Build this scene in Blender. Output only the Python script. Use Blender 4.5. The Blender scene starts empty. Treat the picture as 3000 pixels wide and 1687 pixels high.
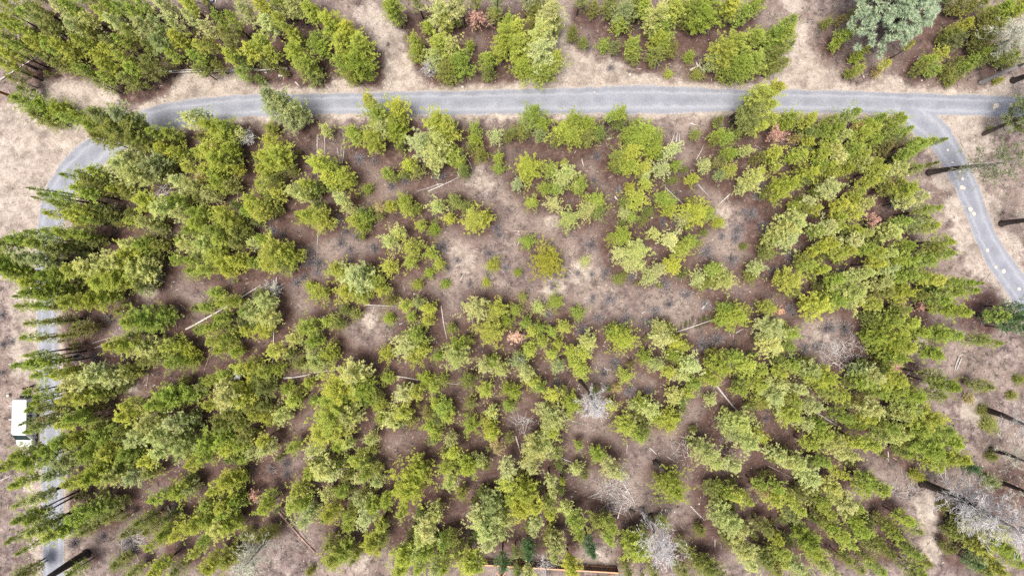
import bpy, bmesh, math, random
import numpy as np
from mathutils import Vector, Matrix

# ------------------------------------------------------------------ camera, sky, sun, exposure
S = bpy.context.scene
COL = S.collection
H = 86.0                 # drone height over the ground, metres
F = 2090.0               # focal length in photo pixels (3000 px wide frame)
PPM = F / H              # photo pixels per metre on the ground
CX, CY = 1500.0, 843.5
cam = bpy.data.cameras.new('camera'); cam.sensor_width = 36; cam.lens = 36 * F / 3000
cam.clip_start = 1; cam.clip_end = 3000
camo = bpy.data.objects.new('camera', cam); COL.objects.link(camo)
camo.location = (0, 0, H); camo.rotation_euler = (0, 0, 0)
S.camera = camo

SUN_EL, SUN_AZ = math.radians(78), math.radians(228)     # azimuth clockwise from +Y
w = bpy.data.worlds.new('World'); S.world = w; w.use_nodes = True
nt = w.node_tree
sky = nt.nodes.new('ShaderNodeTexSky'); sky.sky_type = 'NISHITA'; sky.sun_disc = False
sky.sun_elevation = SUN_EL; sky.sun_rotation = SUN_AZ
sky.air_density = 1.0; sky.dust_density = 6.0; sky.ozone_density = 0.6
bg = nt.nodes['Background']; bg.inputs[1].default_value = 0.07
nt.links.new(sky.outputs[0], bg.inputs[0])
sl = bpy.data.lights.new('sun', 'SUN'); sl.energy = 2.6; sl.angle = math.radians(18); sl.color = (1.0, 0.95, 0.87)
so = bpy.data.objects.new('sun', sl); COL.objects.link(so)
d = Vector((math.sin(SUN_AZ) * math.cos(SUN_EL), math.cos(SUN_AZ) * math.cos(SUN_EL), math.sin(SUN_EL)))
so.rotation_euler = d.to_track_quat('Z', 'Y').to_euler(); so.location = (0, 0, 60)
S.view_settings.view_transform = 'Standard'; S.view_settings.look = 'None'
S.view_settings.exposure = 1.22; S.view_settings.gamma = 1; S.view_settings.use_curve_mapping = False
S.cycles.max_bounces = 6; S.cycles.diffuse_bounces = 3; S.cycles.use_denoising = False

# crowns read off the photograph, tile by tile: x y r hue [height]; hue: y yellow-green, p pale, g green, o olive, b grey-green, d dark, a rusty
TILES = [
(0, 0, 3.433, """
30 90 90 y 10;120 60 90 g 10;60 200 80 y 10;250 130 90 g 10;100 270 90 y 10;180 260 90 g 10;300 330 80 y 10;410 190 90 o 10;330 430 90 y 10;470 300 90 o 9;60 380 90 o 10
180 470 90 g 10;50 480 90 y 10;100 560 90 y 9;30 640 90 y 9;440 560 90 o 8;500 500 90 g 9;560 640 90 o 7;680 650 90 o 6;120 780 90 o 6;480 420 80 y 9;540 250 80 o 9;380 80 80 o 9;620 560 70 o 7
600 80 110 p 10;690 40 100 g 10;870 165 90 p 9;1010 115 100 y 10;1130 95 70 g 10;1190 80 80 g 10;1330 110 90 g 9;1430 55 90 g 9;1150 235 100 p 10;1430 230 130 p 11
1640 70 120 p 9;1560 205 100 b 9;1880 60 90 y 9;1880 150 100 p 9;1770 390 120 y 8;2060 270 110 p 9;2180 180 90 g 8;2300 180 90 g 8;2400 30 100 p 9;2430 110 100 p 9
1090 395 80 o 9;1200 385 80 g 9;800 400 110 y 10;625 460 120 y 10;1080 500 110 y 9;1210 570 110 y 8;1060 670 120 y 8;800 690 110 g 9;950 560 110 y 9;1580 420 120 b 9
1700 545 100 g 7;1950 560 110 g 7;2280 560 100 y 7;2410 720 85 g 5;2500 470 120 y 8;950 20 90 o 10;1050 25 90 o 10;1380 20 90 o 9;1470 460 90 o 8;1300 300 90 o 9
1050 760 110 g 7;1000 830 110 o 6;1250 800 120 o 6;1450 700 100 o 6;1760 250 100 p 9;1990 460 90 y 7;2120 430 90 o 7;2250 330 100 o 8;1270 420 80 o 8;700 250 110 p 9;850 290 90 o 8;1650 330 90 b 8;1300 680 110 g 7;1450 590 90 o 7;2000 680 90 o 6;2150 640 80 o 5;2300 450 90 o 7
200 1010 130 g 8;400 1050 150 g 6;560 1080 140 g 5;330 1140 120 g 5;500 1200 130 o 4;660 1190 110 g 8;800 1170 110 g 7;900 1260 130 g 8
1010 1110 130 o 13;1180 1150 170 b 12;1320 1240 160 o 10;1150 1320 180 o 11;1330 1390 170 o 9;1000 1390 110 o 10
1890 1170 110 p 8;2010 1160 110 b 7;2110 1270 140 y 8;2250 1260 120 g 7;1560 1330 120 g 7;1680 1330 110 g 6;2400 1330 70 p 5;2230 1360 130 y 6
-80 150 100 g 11;-60 330 100 y 11;-70 500 100 o 10;150 -70 100 g 11;330 -60 100 o 10;560 -60 100 g 11;760 -50 100 g 11;1180 -60 100 g 11;1550 -50 100 p 10;1790 -60 100 y 10;2000 -70 90 o 9
"""),
(750, 0, 3.433, """
60 40 120 y 9;200 20 100 o 8;110 80 90 g 8;350 40 110 p 8;200 165 80 y 9;300 250 90 y 8;370 330 80 y 7;90 210 130 p 8;520 120 110 y 9;620 110 90 g 8;750 190 140 y 10;900 270 130 y 8;750 300 120 g 8
560 400 90 g 7;660 470 90 g 6;860 430 160 y 8;1050 430 150 y 8;1000 620 180 g 7;1090 700 130 g 6;950 760 100 o 4;30 420 120 y 8;130 520 110 y 7;360 530 140 y 8;480 610 150 g 6;560 740 130 o 4;60 570 100 o 6;830 620 120 g 6
1340 30 130 g 8;1400 120 100 o 6;1850 70 150 p 8;1900 170 110 y 6;2060 20 100 p 9;1720 240 85 g 4;1590 400 110 g 6;1600 520 110 g 4;1850 430 130 y 8;1960 440 120 p 8;1800 560 130 p 6;2040 600 160 g 6;1920 700 150 o 5;2100 690 120 g 4
2140 430 60 g 3;2330 590 120 g 5;2330 710 100 o 4;2500 330 140 y 8;2380 110 90 o 6;2530 200 90 g 6;2450 470 110 y 6
130 950 130 b 10;230 1030 150 b 9;380 1090 140 b 7;330 1190 140 b 6;150 1120 110 b 7
1120 1010 110 y 8;1400 1080 150 y 7;1200 1170 150 g 8;950 1330 130 g 6;1150 1390 150 y 7;1380 1290 150 g 7;1260 1280 120 p 8
1800 1210 160 y 8;1900 1290 140 y 8;1660 1400 160 p 10;1800 1400 120 p 9;2200 1280 100 g 4;2190 1400 90 g 4;2400 1350 110 p 4;680 1300 90 p 4;130 1420 120 y 6;130 1280 90 o 3
200 -60 100 g 10;420 -60 110 o 9;1600 -60 110 o 9;2200 -60 110 o 9;2420 -50 110 b 9
"""),
(1500, 0, 3.433, """
60 250 110 y 7;280 290 150 p 9;60 420 170 y 7;300 500 190 p 8;440 560 130 y 6;120 640 170 g 5;330 690 160 g 5;60 740 120 o 4;400 100 130 p 8;440 210 120 o 6;230 100 100 o 5
820 60 100 o 4;1130 80 140 b 7;1000 30 110 o 6;1250 60 100 o 6;1090 210 110 g 5;1330 40 110 g 7;1480 120 150 p 8;1640 60 130 y 8;1530 270 130 g 6;1940 130 160 g 7;1850 40 130 g 7;2120 80 120 o 6;2230 30 120 y 8;2350 110 120 g 7;2440 50 100 g 7
1500 370 120 y 6;1240 430 120 g 5;1450 520 120 o 5;1560 430 110 g 5;1240 530 90 o 3;930 440 90 g 2.5;720 420 80 o 1.8;1800 550 75 g 2.5;1580 740 60 y 1.5
2460 360 120 g 9;2280 400 170 y 9;2140 480 150 y 8;2300 610 180 g 7;2050 590 130 b 5;2460 600 150 g 7;2180 690 130 o 5;2050 680 90 o 3;1870 740 90 o 1.5
2440 1050 140 o 11;2430 1190 130 o 8;2520 1240 110 y 7;2520 930 130 y 13
200 1130 140 g 8;300 1210 110 g 6;150 1230 110 b 5;280 1330 110 b 4;100 1300 100 o 4
650 1190 130 g 7;520 1290 140 y 7;620 1350 140 y 7;770 1230 120 g 6;750 1370 120 o 5
1060 1110 80 g 9;990 1160 60 g 7;1150 1180 50 o 6;1370 1220 90 g 8;1350 1310 150 g 7;1190 1330 110 g 6;1460 1380 130 g 6;1240 1240 70 o 5;1300 1420 140 g 6
1860 1340 70 o 3;2090 1340 90 g 4;2180 1370 90 g 5;2060 1400 80 o 3
150 -60 110 b 9;700 -50 90 o 7;1300 -60 110 g 8;1700 -60 130 y 8;2050 -60 130 g 8;2500 -40 110 o 8
"""),
(2250, 0, 3.433, """
230 200 100 g 10;160 250 110 g 9;200 320 130 g 9;90 330 150 g 8;110 530 130 o 7;140 640 80 o 6;60 660 100 o 5;60 900 110 y 13;30 1060 100 y 11;30 1200 80 y 8
250 1170 120 g 7;190 1230 100 g 6;430 1190 110 y 7;650 1200 90 o 7;830 1140 110 g 9;760 1200 90 b 8;1010 1220 80 g 7;1120 1190 85 g 7;1280 1180 100 g 9;1370 1210 80 g 9;1400 1290 70 g 9;1000 1330 100 y 8;1080 1280 80 y 8;1500 1420 70 g 8;1740 1405 50 g 9;1640 1420 70 g 8;780 1350 80 p 7;640 1400 90 g 7;300 1370 65 a 4;430 1400 70 y 5;590 1310 75 g 6;720 1260 80 g 7;920 1260 55 a 6;1250 1300 90 g 8;880 1400 100 y 8;1100 1390 90 g 8
800 340 100 g 6;860 290 60 y 6;720 410 80 g 4;610 210 70 o 3;750 180 70 a 3;1000 490 55 y 5;920 560 75 g 3;1430 470 45 y 6;940 680 70 y 4;850 720 70 o 3;1210 630 70 y 5;1120 720 65 a 2;1770 520 90 y 6;1640 590 110 g 5;1560 680 100 o 4;1690 690 90 g 4;2200 510 85 g 6;2080 590 100 g 5;2020 680 100 g 4;1840 720 100 o 3;1850 810 75 o 2;1600 660 90 g 4
2010 220 100 y 6;1880 310 120 o 5;2300 280 150 o 7;2200 380 120 o 6;2480 120 120 g 9;2400 70 120 g 8;2250 160 110 o 7;2050 20 110 o 6;2530 30 100 y 8;2480 540 100 g 6;2530 610 90 o 5;2330 450 80 o 5;1930 40 90 o 5;940 90 100 o 4;2150 30 100 o 7
2350 800 50 y 2;2270 1290 50 o 1.5
"""),
(0, 422, 3.433, """
1180 200 180 p 10;1320 270 180 p 9;1480 230 160 b 8;1580 150 130 b 6;1600 290 120 o 5;1280 120 130 p 8
710 310 65 g 11;830 300 80 g 10;950 270 90 g 9;880 360 90 o 9;1050 310 100 o 7;1000 400 90 o 7;410 440 45 g 13;470 510 70 g 12;640 510 90 g 11;780 450 100 g 10;880 490 90 g 9;1100 450 80 y 6;1230 430 110 o 5;430 580 45 p 12;560 570 70 g 11;600 610 60 p 10;540 700 80 y 11;690 690 90 y 10;820 660 100 y 9;1000 660 110 o 6;900 770 90 g 8;760 760 80 y 8;1100 720 90 o 5;1170 780 60 a 3;1280 500 90 o 4
1450 580 130 y 9;1600 610 130 p 9;1750 560 120 g 7;1800 640 100 g 6;1280 790 85 y 7;1420 790 110 p 6;1560 840 110 b 4;1540 760 100 o 4
1610 40 100 y 7;1740 70 110 y 6;1880 110 90 o 4;1990 80 100 y 5;2090 60 110 y 7;2160 150 130 y 7;2280 60 110 g 6;2360 240 80 y 4;1890 230 90 y 6;2060 250 100 y 6;2130 290 100 g 5;1760 370 110 p 8;1900 410 130 p 7;2170 400 120 g 6;2090 510 100 p 6;2300 420 110 o 5;1990 360 70 a 5;2230 160 100 o 5
1800 720 100 p 8;1980 690 120 g 7;1930 780 110 g 7;2220 660 90 y 8;2230 760 130 y 7;2150 850 130 g 7;1880 860 100 g 6;2400 800 110 o 4;2440 680 90 g 5;2480 530 90 y 7;2520 630 90 y 6;1870 1020 110 p 8;2020 1010 130 p 7;2200 960 120 y 6;2340 1000 110 o 5;1780 980 70 g 3;2150 1090 120 y 6;1770 1160 80 g 6;1890 1170 100 g 5;1900 1280 100 g 4;2040 1250 110 y 7;2200 1210 120 y 6;2330 1170 110 y 6;2260 1280 100 y 5;2420 1210 90 y 5;2530 990 80 p 5;2530 1200 80 g 4;2060 1130 90 o 4
1270 1000 80 p 8;1400 1000 120 g 7;1560 1010 110 o 5;1480 1070 100 o 4
350 890 70 g 12;490 870 90 g 11;640 900 110 y 10;780 900 110 g 9;900 960 110 o 6;720 1020 120 o 7;450 950 80 b 12
30 1000 110 g 14;200 960 100 g 13;380 1010 110 g 12;530 1040 110 o 11;60 1170 130 g 14;250 1160 120 b 13;420 1150 110 b 12;80 1290 120 g 14;30 1340 80 y 14;180 1330 120 y 13;330 1390 130 y 12;470 1330 120 g 11;600 1310 110 g 10;700 1390 120 o 7;550 1420 120 g 9
750 1240 110 y 12;880 1240 160 p 11;1080 1180 190 p 9;1250 1150 170 y 7;1130 1330 180 y 9;1330 1260 170 p 7;1480 1180 100 p 5;1480 1290 100 b 4;980 1380 130 y 10
-60 1100 110 g 14;-50 1260 110 g 14
"""),
(750, 422, 3.433, """
60 100 130 y 6;210 90 150 y 7;280 160 100 g 5;130 180 110 y 6;110 310 110 y 4;40 240 90 y 5;340 250 90 o 3.5;60 450 120 y 7;190 490 110 y 5;40 620 110 y 6;150 650 100 o 4;20 710 90 y 6
610 160 130 y 8;720 210 110 g 6;710 330 110 y 7;850 340 150 y 6;800 430 110 p 6;380 460 100 p 8;470 400 110 y 6;570 440 110 o 4;460 500 90 p 6
840 550 90 p 6;900 630 100 p 4;1110 450 80 g 2;1300 270 80 g 4;1380 320 75 o 2.5;1530 200 110 y 5;1620 250 110 o 4;1760 100 160 p 9;1980 100 130 y 6;2050 170 90 g 4;2430 130 80 g 4;2250 80 110 o 4;2440 230 70 g 3
450 650 100 p 7;490 720 130 y 7;610 740 150 y 6;700 700 90 o 4;590 820 110 y 5;980 750 110 y 5;1090 740 120 g 4;1050 820 100 g 4
1240 630 60 a 4;1340 620 80 y 4;1500 640 110 y 5;1490 560 110 g 5;1600 640 80 o 3;1810 610 110 p 6;2000 560 120 o 5;2110 610 100 o 4;1940 740 70 y 3;2100 670 90 p 6;2180 760 160 y 7;2300 740 110 y 5;2150 860 110 y 5
1640 810 80 y 4;1790 850 85 g 2;1300 880 110 p 6;1420 880 100 p 5;1320 960 120 p 6;1560 1040 150 y 6;1480 1090 100 y 6;1540 1190 100 y 5;1320 1230 120 y 5;1340 1150 100 g 4;1760 1090 110 g 4;1840 1210 80 y 3;1740 1290 70 g 2;1620 1080 90 g 4
2380 1210 95 y 2.5;2310 1390 60 y 1.5;1900 1400 70 g 1.5;1620 1420 80 y 2;50 960 100 g 6;120 1090 160 y 8;270 1100 160 y 6;80 1220 120 y 6;60 1280 90 p 5;260 1220 140 o 5
800 1260 140 y 6;740 1320 90 y 5;1000 1350 180 p 8;1200 1380 130 y 5;540 1430 80 y 2;900 1390 130 y 6;1130 1300 110 o 4
"""),
(1500, 422, 3.433, """
160 220 165 y 7;400 250 110 g 6;560 300 130 p 8;690 400 130 g 6;680 490 110 g 4;330 420 90 g 5;450 440 90 g 4;50 390 90 b 4;200 580 90 g 4;420 580 110 p 4;590 730 150 p 5;640 820 100 g 3;840 560 130 g 6;780 650 140 p 5;860 670 100 g 4;530 180 40 y 2;500 370 100 p 6
1090 110 130 o 6;1190 80 110 y 8;1190 200 120 y 6;1330 220 110 y 6;1500 220 100 p 8;1620 50 110 p 8;1660 230 70 g 6;1440 60 110 g 6;1370 400 90 y 6;1200 420 70 y 4;1260 560 140 y 6;1140 690 80 p 4;1220 730 80 g 4;1530 530 100 g 5;1610 580 90 g 5;1620 660 100 y 5;1870 690 160 y 7;1760 730 120 p 5;1990 690 110 g 5;2090 780 80 y 3;1840 340 85 y 5;1950 220 80 p 5;2200 250 80 y 6;2110 290 80 b 4;2450 360 130 p 7;2370 420 100 p 5;2500 270 90 y 6;2220 70 100 g 5;2380 70 80 p 6;2070 180 40 a 4;1350 310 80 p 5;1050 200 90 o 4
160 980 105 g 4;370 1180 220 y 5;740 1180 75 p 1.5;60 1290 60 g 1.5;1120 920 130 g 6;1020 950 90 o 4;1290 1080 150 p 9;1200 1180 130 p 7;1110 1080 110 p 6;1290 1210 100 p 5;1430 900 90 p 6;1590 960 110 p 7;1740 1050 120 y 6;1810 970 90 g 5;1860 1010 60 o 4;1480 1270 110 p 5;1640 1210 120 y 5;1390 1350 110 p 4;1080 1360 80 o 2;2150 1350 150 p 6;2050 1260 100 g 5;1890 1350 120 p 4;1960 1400 110 o 4;2490 1260 100 p 5;2420 1320 90 o 3;2340 1030 55 o 1.5;1540 1010 90 p 5;1660 1290 90 y 4
"""),
(2250, 422, 3.433, """
100 60 100 y 7;60 130 80 g 5;330 90 90 y 7;250 130 80 g 5;650 40 110 p 8;560 90 100 g 7;750 140 75 p 8;880 30 120 g 8;930 120 110 y 8;1080 190 100 y 9;1140 240 80 y 8;980 180 100 p 8;100 220 70 y 5;430 280 100 y 7;550 210 90 g 6;700 280 90 y 8;830 240 80 y 7;650 200 80 y 7;250 370 140 y 8;130 460 130 y 6;320 370 90 y 8;660 410 120 p 8;690 480 90 p 7;560 470 110 o 5;1020 370 100 y 8;1110 320 90 y 8;920 480 80 y 7;1330 240 90 p 9;1260 260 80 p 8;1500 240 85 o 9;1670 180 45 o 11;1470 60 90 g 9;1400 110 90 g 9;1550 30 80 g 9
1440 420 120 g 9;1300 400 110 o 7;1220 450 90 o 6;1550 540 95 p 9;1400 570 110 p 7;1680 650 75 g 10;1560 660 75 o 8;1660 810 85 y 10;1580 840 100 b 9;1360 790 100 g 8;1480 790 90 b 8;1300 880 120 p 8;1180 880 100 o 6;1330 940 80 y 8;980 920 90 p 8;990 590 95 p 8;750 610 100 y 7;890 700 110 y 7;720 740 80 y 6;430 570 90 p 6;510 660 80 y 6;380 620 90 o 5;300 620 80 g 4;300 790 150 p 9;210 850 140 p 8;250 940 130 p 8;630 840 110 p 9;730 840 75 y 9;530 860 100 g 7;100 960 120 p 6;630 1020 100 y 8;840 990 110 p 8;560 1050 90 y 7;810 1080 90 y 8;760 1140 80 y 7;450 1100 70 y 5;560 1250 90 y 7;430 1220 110 g 6;360 1160 80 o 5;1080 1060 100 y 8;1230 1090 100 p 9;1400 1030 100 g 9;1000 1050 90 g 8;1770 970 100 g 11;1700 1060 90 o 10;1790 1110 90 g 11;1660 1130 90 o 9;1500 1110 100 o 8;1330 1190 100 y 9;1110 1200 100 y 8;1240 1270 80 p 9;1000 1290 90 p 8;1580 1190 100 g 10;1450 1180 90 g 9;1680 1340 100 y 10;1440 1300 110 g 9;1560 1330 100 g 9;950 1420 120 p 9;1190 1390 90 p 8;250 1360 150 y 7;340 1410 100 y 7;700 1370 110 g 7;840 1350 90 p 8;1850 1370 75 g 11;2060 1415 60 g 12;1950 1390 75 g 11;1300 1340 90 g 8;900 830 70 y 7;850 900 80 o 6;1120 1140 80 y 7;880 560 80 y 6
"""),
(0, 844, 3.433, """
720 120 120 y 11;900 100 140 y 8;1050 80 120 g 6;240 70 55 g 12;300 30 100 g 13;500 60 130 g 11;640 50 110 o 8;250 190 75 g 12;400 200 80 g 11;540 190 80 o 9;330 355 65 g 11;500 340 60 o 9;780 380 80 o 5;300 510 85 g 11;450 500 70 o 10;660 470 75 o 7;340 660 65 g 11;250 800 90 g 12;340 750 110 g 11;400 860 100 g 11;540 760 110 g 9;560 890 110 y 9;680 840 110 g 8;460 690 90 g 10
730 960 100 p 11;880 910 140 p 9;1080 900 150 p 7;1260 850 140 o 5;1120 980 100 p 7;1000 830 110 b 7;660 1120 90 y 10;800 1090 120 y 8;950 1060 110 g 6;620 1000 70 o 10;1040 1090 80 o 4
1270 370 120 g 10;1420 300 150 g 8;1620 280 120 g 5;1500 380 120 g 6;1120 590 110 y 10;1260 590 150 y 8;1430 620 140 p 6;1640 600 95 y 7;1770 590 110 y 5;1880 650 80 y 4;1710 750 100 g 7;1890 740 110 g 4;1450 730 110 o 5;1300 520 120 p 8;1570 680 110 o 5
1270 1270 110 y 11;1290 1160 100 y 10;1420 1190 120 p 8;1530 1180 110 g 9;1700 1100 150 g 7;1900 1080 130 g 5;1830 930 60 o 3;1600 1060 110 g 6;2000 1000 90 o 4
1480 1400 120 p 10;1720 1370 130 p 8;1860 1330 120 b 6;1400 1440 90 p 11
2050 190 90 g 4;2230 140 100 y 6;2340 130 90 g 4;2150 50 90 g 4;2450 240 90 g 5;2200 310 100 g 5;1990 420 85 g 5;2090 400 90 g 4;2120 540 120 y 7;2270 500 130 g 5;2350 640 95 g 4;2450 430 100 y 5;2520 290 110 p 6;2550 150 80 y 5;2180 600 90 g 5
2100 920 100 y 6;2240 880 110 g 5;2400 820 110 y 7;2510 770 100 y 6;2520 880 100 y 5;2120 1180 110 y 9;2250 1110 140 p 9;2400 1130 130 y 7;2260 1010 110 p 6;2160 1330 100 o 6;2290 1280 120 o 5;2200 1400 100 o 6;2540 1280 90 y 5;2420 1010 110 y 6;2400 1380 100 o 5;2480 1200 100 o 5
700 1310 120 g 10;620 1400 100 y 10;850 1360 110 g 7;960 1390 100 o 6;1200 1430 100 o 6;460 1300 70 a 10;420 1370 90 o 11;350 1215 75 g 11;400 1130 80 g 11;275 1330 50 g 12;450 1080 75 g 11;330 1040 80 g 11;620 1220 100 o 8;470 1210 80 o 10;540 1310 90 o 9;330 1410 70 g 11
"""),
(750, 844, 1.941, """
350 30 75 y 5;500 20 85 y 6;590 50 70 y 5;700 10 60 y 4;900 10 40 y 2;30 80 70 p 6;50 170 75 p 6;30 240 65 y 5;100 350 65 y 7;120 460 55 g 4;190 290 60 p 6;280 230 75 g 6;320 310 75 g 5;400 190 60 y 4;500 120 45 o 3;560 150 45 o 2.5;340 420 85 p 6;410 380 75 y 5;240 430 50 o 3
750 170 45 g 2.5;850 100 50 y 5;920 90 50 b 5;980 120 60 y 5;960 190 55 y 4;880 160 45 g 4;900 270 80 g 6;840 330 85 p 7;890 390 75 y 5;740 380 60 y 4;940 350 70 y 5;1240 110 90 p 7;1380 120 75 y 6;1330 250 105 y 7;1280 200 80 y 5;1420 190 60 g 4;1130 410 90 p 8;1140 330 80 g 5;1030 390 45 g 3;1300 450 65 p 6;1390 470 65 p 6;1340 420 60 g 4
740 510 55 g 3;960 520 55 g 3;1000 570 50 g 4;1060 520 50 o 3;1200 530 70 o 5;1300 580 60 y 5;540 500 105 p 8;470 570 120 y 9;590 580 100 g 7;410 640 80 y 8;500 640 90 y 7;420 750 125 y 9;340 790 75 y 9;510 720 90 p 7;840 610 70 p 6;900 600 60 y 5;780 760 75 p 6;830 720 75 y 6;700 670 65 y 4;640 640 60 g 4;710 740 45 g 3;870 760 60 o 4
1060 690 70 g 6;1010 660 45 y 4;1090 740 55 y 5;990 790 60 g 5;1220 790 70 g 5;1340 710 50 p 4;1320 790 70 y 5;1440 670 55 g 4;1430 580 55 g 4;1220 660 50 o 3;190 640 65 y 5;220 590 55 o 4;140 730 65 p 5;50 740 55 y 4;30 680 60 o 4;30 480 60 y 6;40 580 75 o 5;320 650 40 g 2;290 540 40 y 3;170 570 45 g 3;1110 230 40 o 3;1200 300 45 o 3
"""),
(1500, 844, 1.941, """
250 80 60 g 3;150 110 50 p 2;375 140 60 g 4;80 200 50 g 5;115 240 45 y 5;160 230 55 g 4;300 220 55 y 5;230 250 45 g 4;60 50 40 o 2;180 310 50 y 5;100 350 55 y 6;260 320 45 y 4;220 380 45 y 5;440 310 75 p 6;410 380 60 y 5;335 370 55 y 5;360 430 45 y 4;260 450 60 b 6;40 410 60 b 6;400 480 65 y 5;80 490 60 p 6;110 540 50 y 4;20 130 50 g 3
640 300 95 y 6;590 250 70 g 4;870 290 80 p 7;850 230 60 p 5;940 310 60 y 5;990 340 50 y 5;1290 160 90 y 6;1230 120 60 g 4;1210 190 60 g 4;820 430 60 p 6;760 390 55 g 4;930 390 55 g 5;900 480 50 y 6;1040 450 75 p 8;990 420 55 g 5;980 500 55 p 5;1060 550 60 g 5;1130 510 55 y 7;1200 450 80 y 8;1340 440 65 y 7;1280 400 55 g 5;1430 470 55 g 6;1410 550 70 y 7;1350 530 60 o 5;1310 590 50 g 5;1430 650 65 o 5;1160 380 60 o 4
650 500 65 y 4;600 570 35 a 2;940 620 65 p 5;1010 600 45 y 4;1140 640 40 p 3;790 700 75 p 6;740 660 60 g 4;830 740 60 y 5;920 740 60 y 6;900 790 50 y 5;680 670 35 p 2;340 670 85 g 5;230 610 55 y 6;160 570 55 g 4;220 750 105 p 7;180 720 70 y 5;235 670 30 a 4;20 600 50 g 4;10 670 45 y 4;570 670 50 y 4;650 790 85 y 5;1310 780 100 p 7;1240 790 70 b 5;1350 730 60 o 4;700 780 60 g 4;480 600 45 o 4
"""),
(2250, 844, 1.941, """
20 110 60 y 6;40 230 85 p 7;30 320 80 p 6;150 260 65 g 5;130 330 60 g 4;60 400 45 o 3;300 100 95 y 7;250 60 70 g 6;400 70 80 g 7;500 30 100 p 9;610 80 60 y 8;780 20 75 y 8;880 40 45 o 6;780 130 55 g 6;680 30 70 o 6
800 350 75 y 10;750 290 100 y 9;720 200 80 g 7;640 280 85 g 6;830 200 65 y 8;880 240 55 g 8;740 390 75 g 8;680 360 70 o 5;650 200 60 o 5;960 370 60 g 10;910 350 60 o 8;1060 260 60 g 10;980 260 70 g 9;1260 310 50 g 12;1190 290 55 o 11;1080 130 60 g 11;1020 110 60 g 9;1000 60 60 g 9;1130 10 50 g 12;1060 20 60 g 10;1400 170 85 d 9;1340 150 65 g 8;1430 230 60 d 8;1450 110 60 d 9
340 510 85 y 8;260 480 70 p 7;200 580 60 p 6;90 470 50 y 7;70 540 60 p 6;150 440 60 g 5;50 620 80 p 7;420 620 65 y 7;360 600 60 o 6;280 680 60 p 8;170 650 60 y 6;150 740 75 y 7;440 730 65 g 7;600 690 65 p 9;540 650 60 a 6;580 740 50 y 8;520 780 60 g 6;700 530 75 y 10;620 510 70 p 8;560 530 70 g 6;540 470 60 b 5;650 600 75 g 7;720 590 60 g 7;860 610 65 g 10;800 560 65 o 8;960 620 55 o 9;1030 550 70 g 11;960 500 60 o 9;1240 560 60 o 6;930 740 100 y 10;830 690 75 p 8;780 730 65 p 7;980 700 60 g 10;1010 800 65 g 10;700 790 65 g 7;640 790 60 o 6;110 620 60 o 5;240 780 60 p 6;300 790 60 g 6;880 800 70 g 8
1150 630 50 a 1.2;1240 700 60 o 1.5;1270 780 80 o 1.5;1400 610 45 o 1.2;1440 520 45 o 1.5
"""),
(0, 1265, 1.941, """
45 200 55 y 13;130 150 75 g 12;110 290 55 y 12;200 170 85 g 11;250 100 75 g 10;330 60 75 g 9;420 40 75 y 8;560 30 85 g 7;480 110 90 g 8;350 180 90 b 9;600 120 80 y 7;670 110 70 y 6;720 130 85 g 6;290 240 80 b 9;560 210 80 y 8;405 290 60 y 11;500 270 80 y 10;620 260 85 p 8;740 260 80 b 6;830 240 65 o 5;400 200 70 g 9
140 400 50 p 12;140 480 55 g 13;220 380 60 p 11;205 470 60 g 11;115 600 45 g 14;200 570 60 p 12;155 640 40 g 13;290 590 65 y 11;380 560 75 g 9;260 530 60 p 10;440 480 75 g 9;540 450 80 g 7;640 420 70 o 5;600 500 60 o 5;480 560 60 o 7
835 170 55 y 10;920 120 70 p 9;1040 90 85 p 8;1160 80 85 g 7;1080 180 60 y 8;1150 150 60 g 7;755 45 60 p 11;880 30 75 p 9;1280 110 70 y 6;1260 40 65 g 6;1350 80 65 g 5;1370 160 50 g 4;1430 130 55 p 5;1380 30 60 o 5;1000 30 70 o 7
1205 340 55 y 8;1270 290 75 y 7;1340 280 60 g 5;1260 420 60 y 7;1330 390 60 g 5;1160 420 50 g 6;895 390 60 g 8;1000 350 75 g 6;1060 330 60 b 5;985 590 60 y 9;1080 540 85 y 8;1170 500 70 g 7;1210 560 85 p 7;1300 540 75 g 6;1260 470 65 g 6;1110 680 60 y 8;1160 620 65 g 7;860 650 55 y 9;920 580 75 g 8;850 560 65 o 7;720 560 55 o 8;800 520 65 o 7
1190 770 75 y 7;1280 730 75 o 6;860 800 70 y 8;910 760 60 g 7;1000 790 65 o 6;650 760 60 o 3;130 810 70 o 6;400 800 60 g 6;750 800 60 o 5;1380 600 60 o 4;60 830 60 o 8;700 720 45 o 3
"""),
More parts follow.
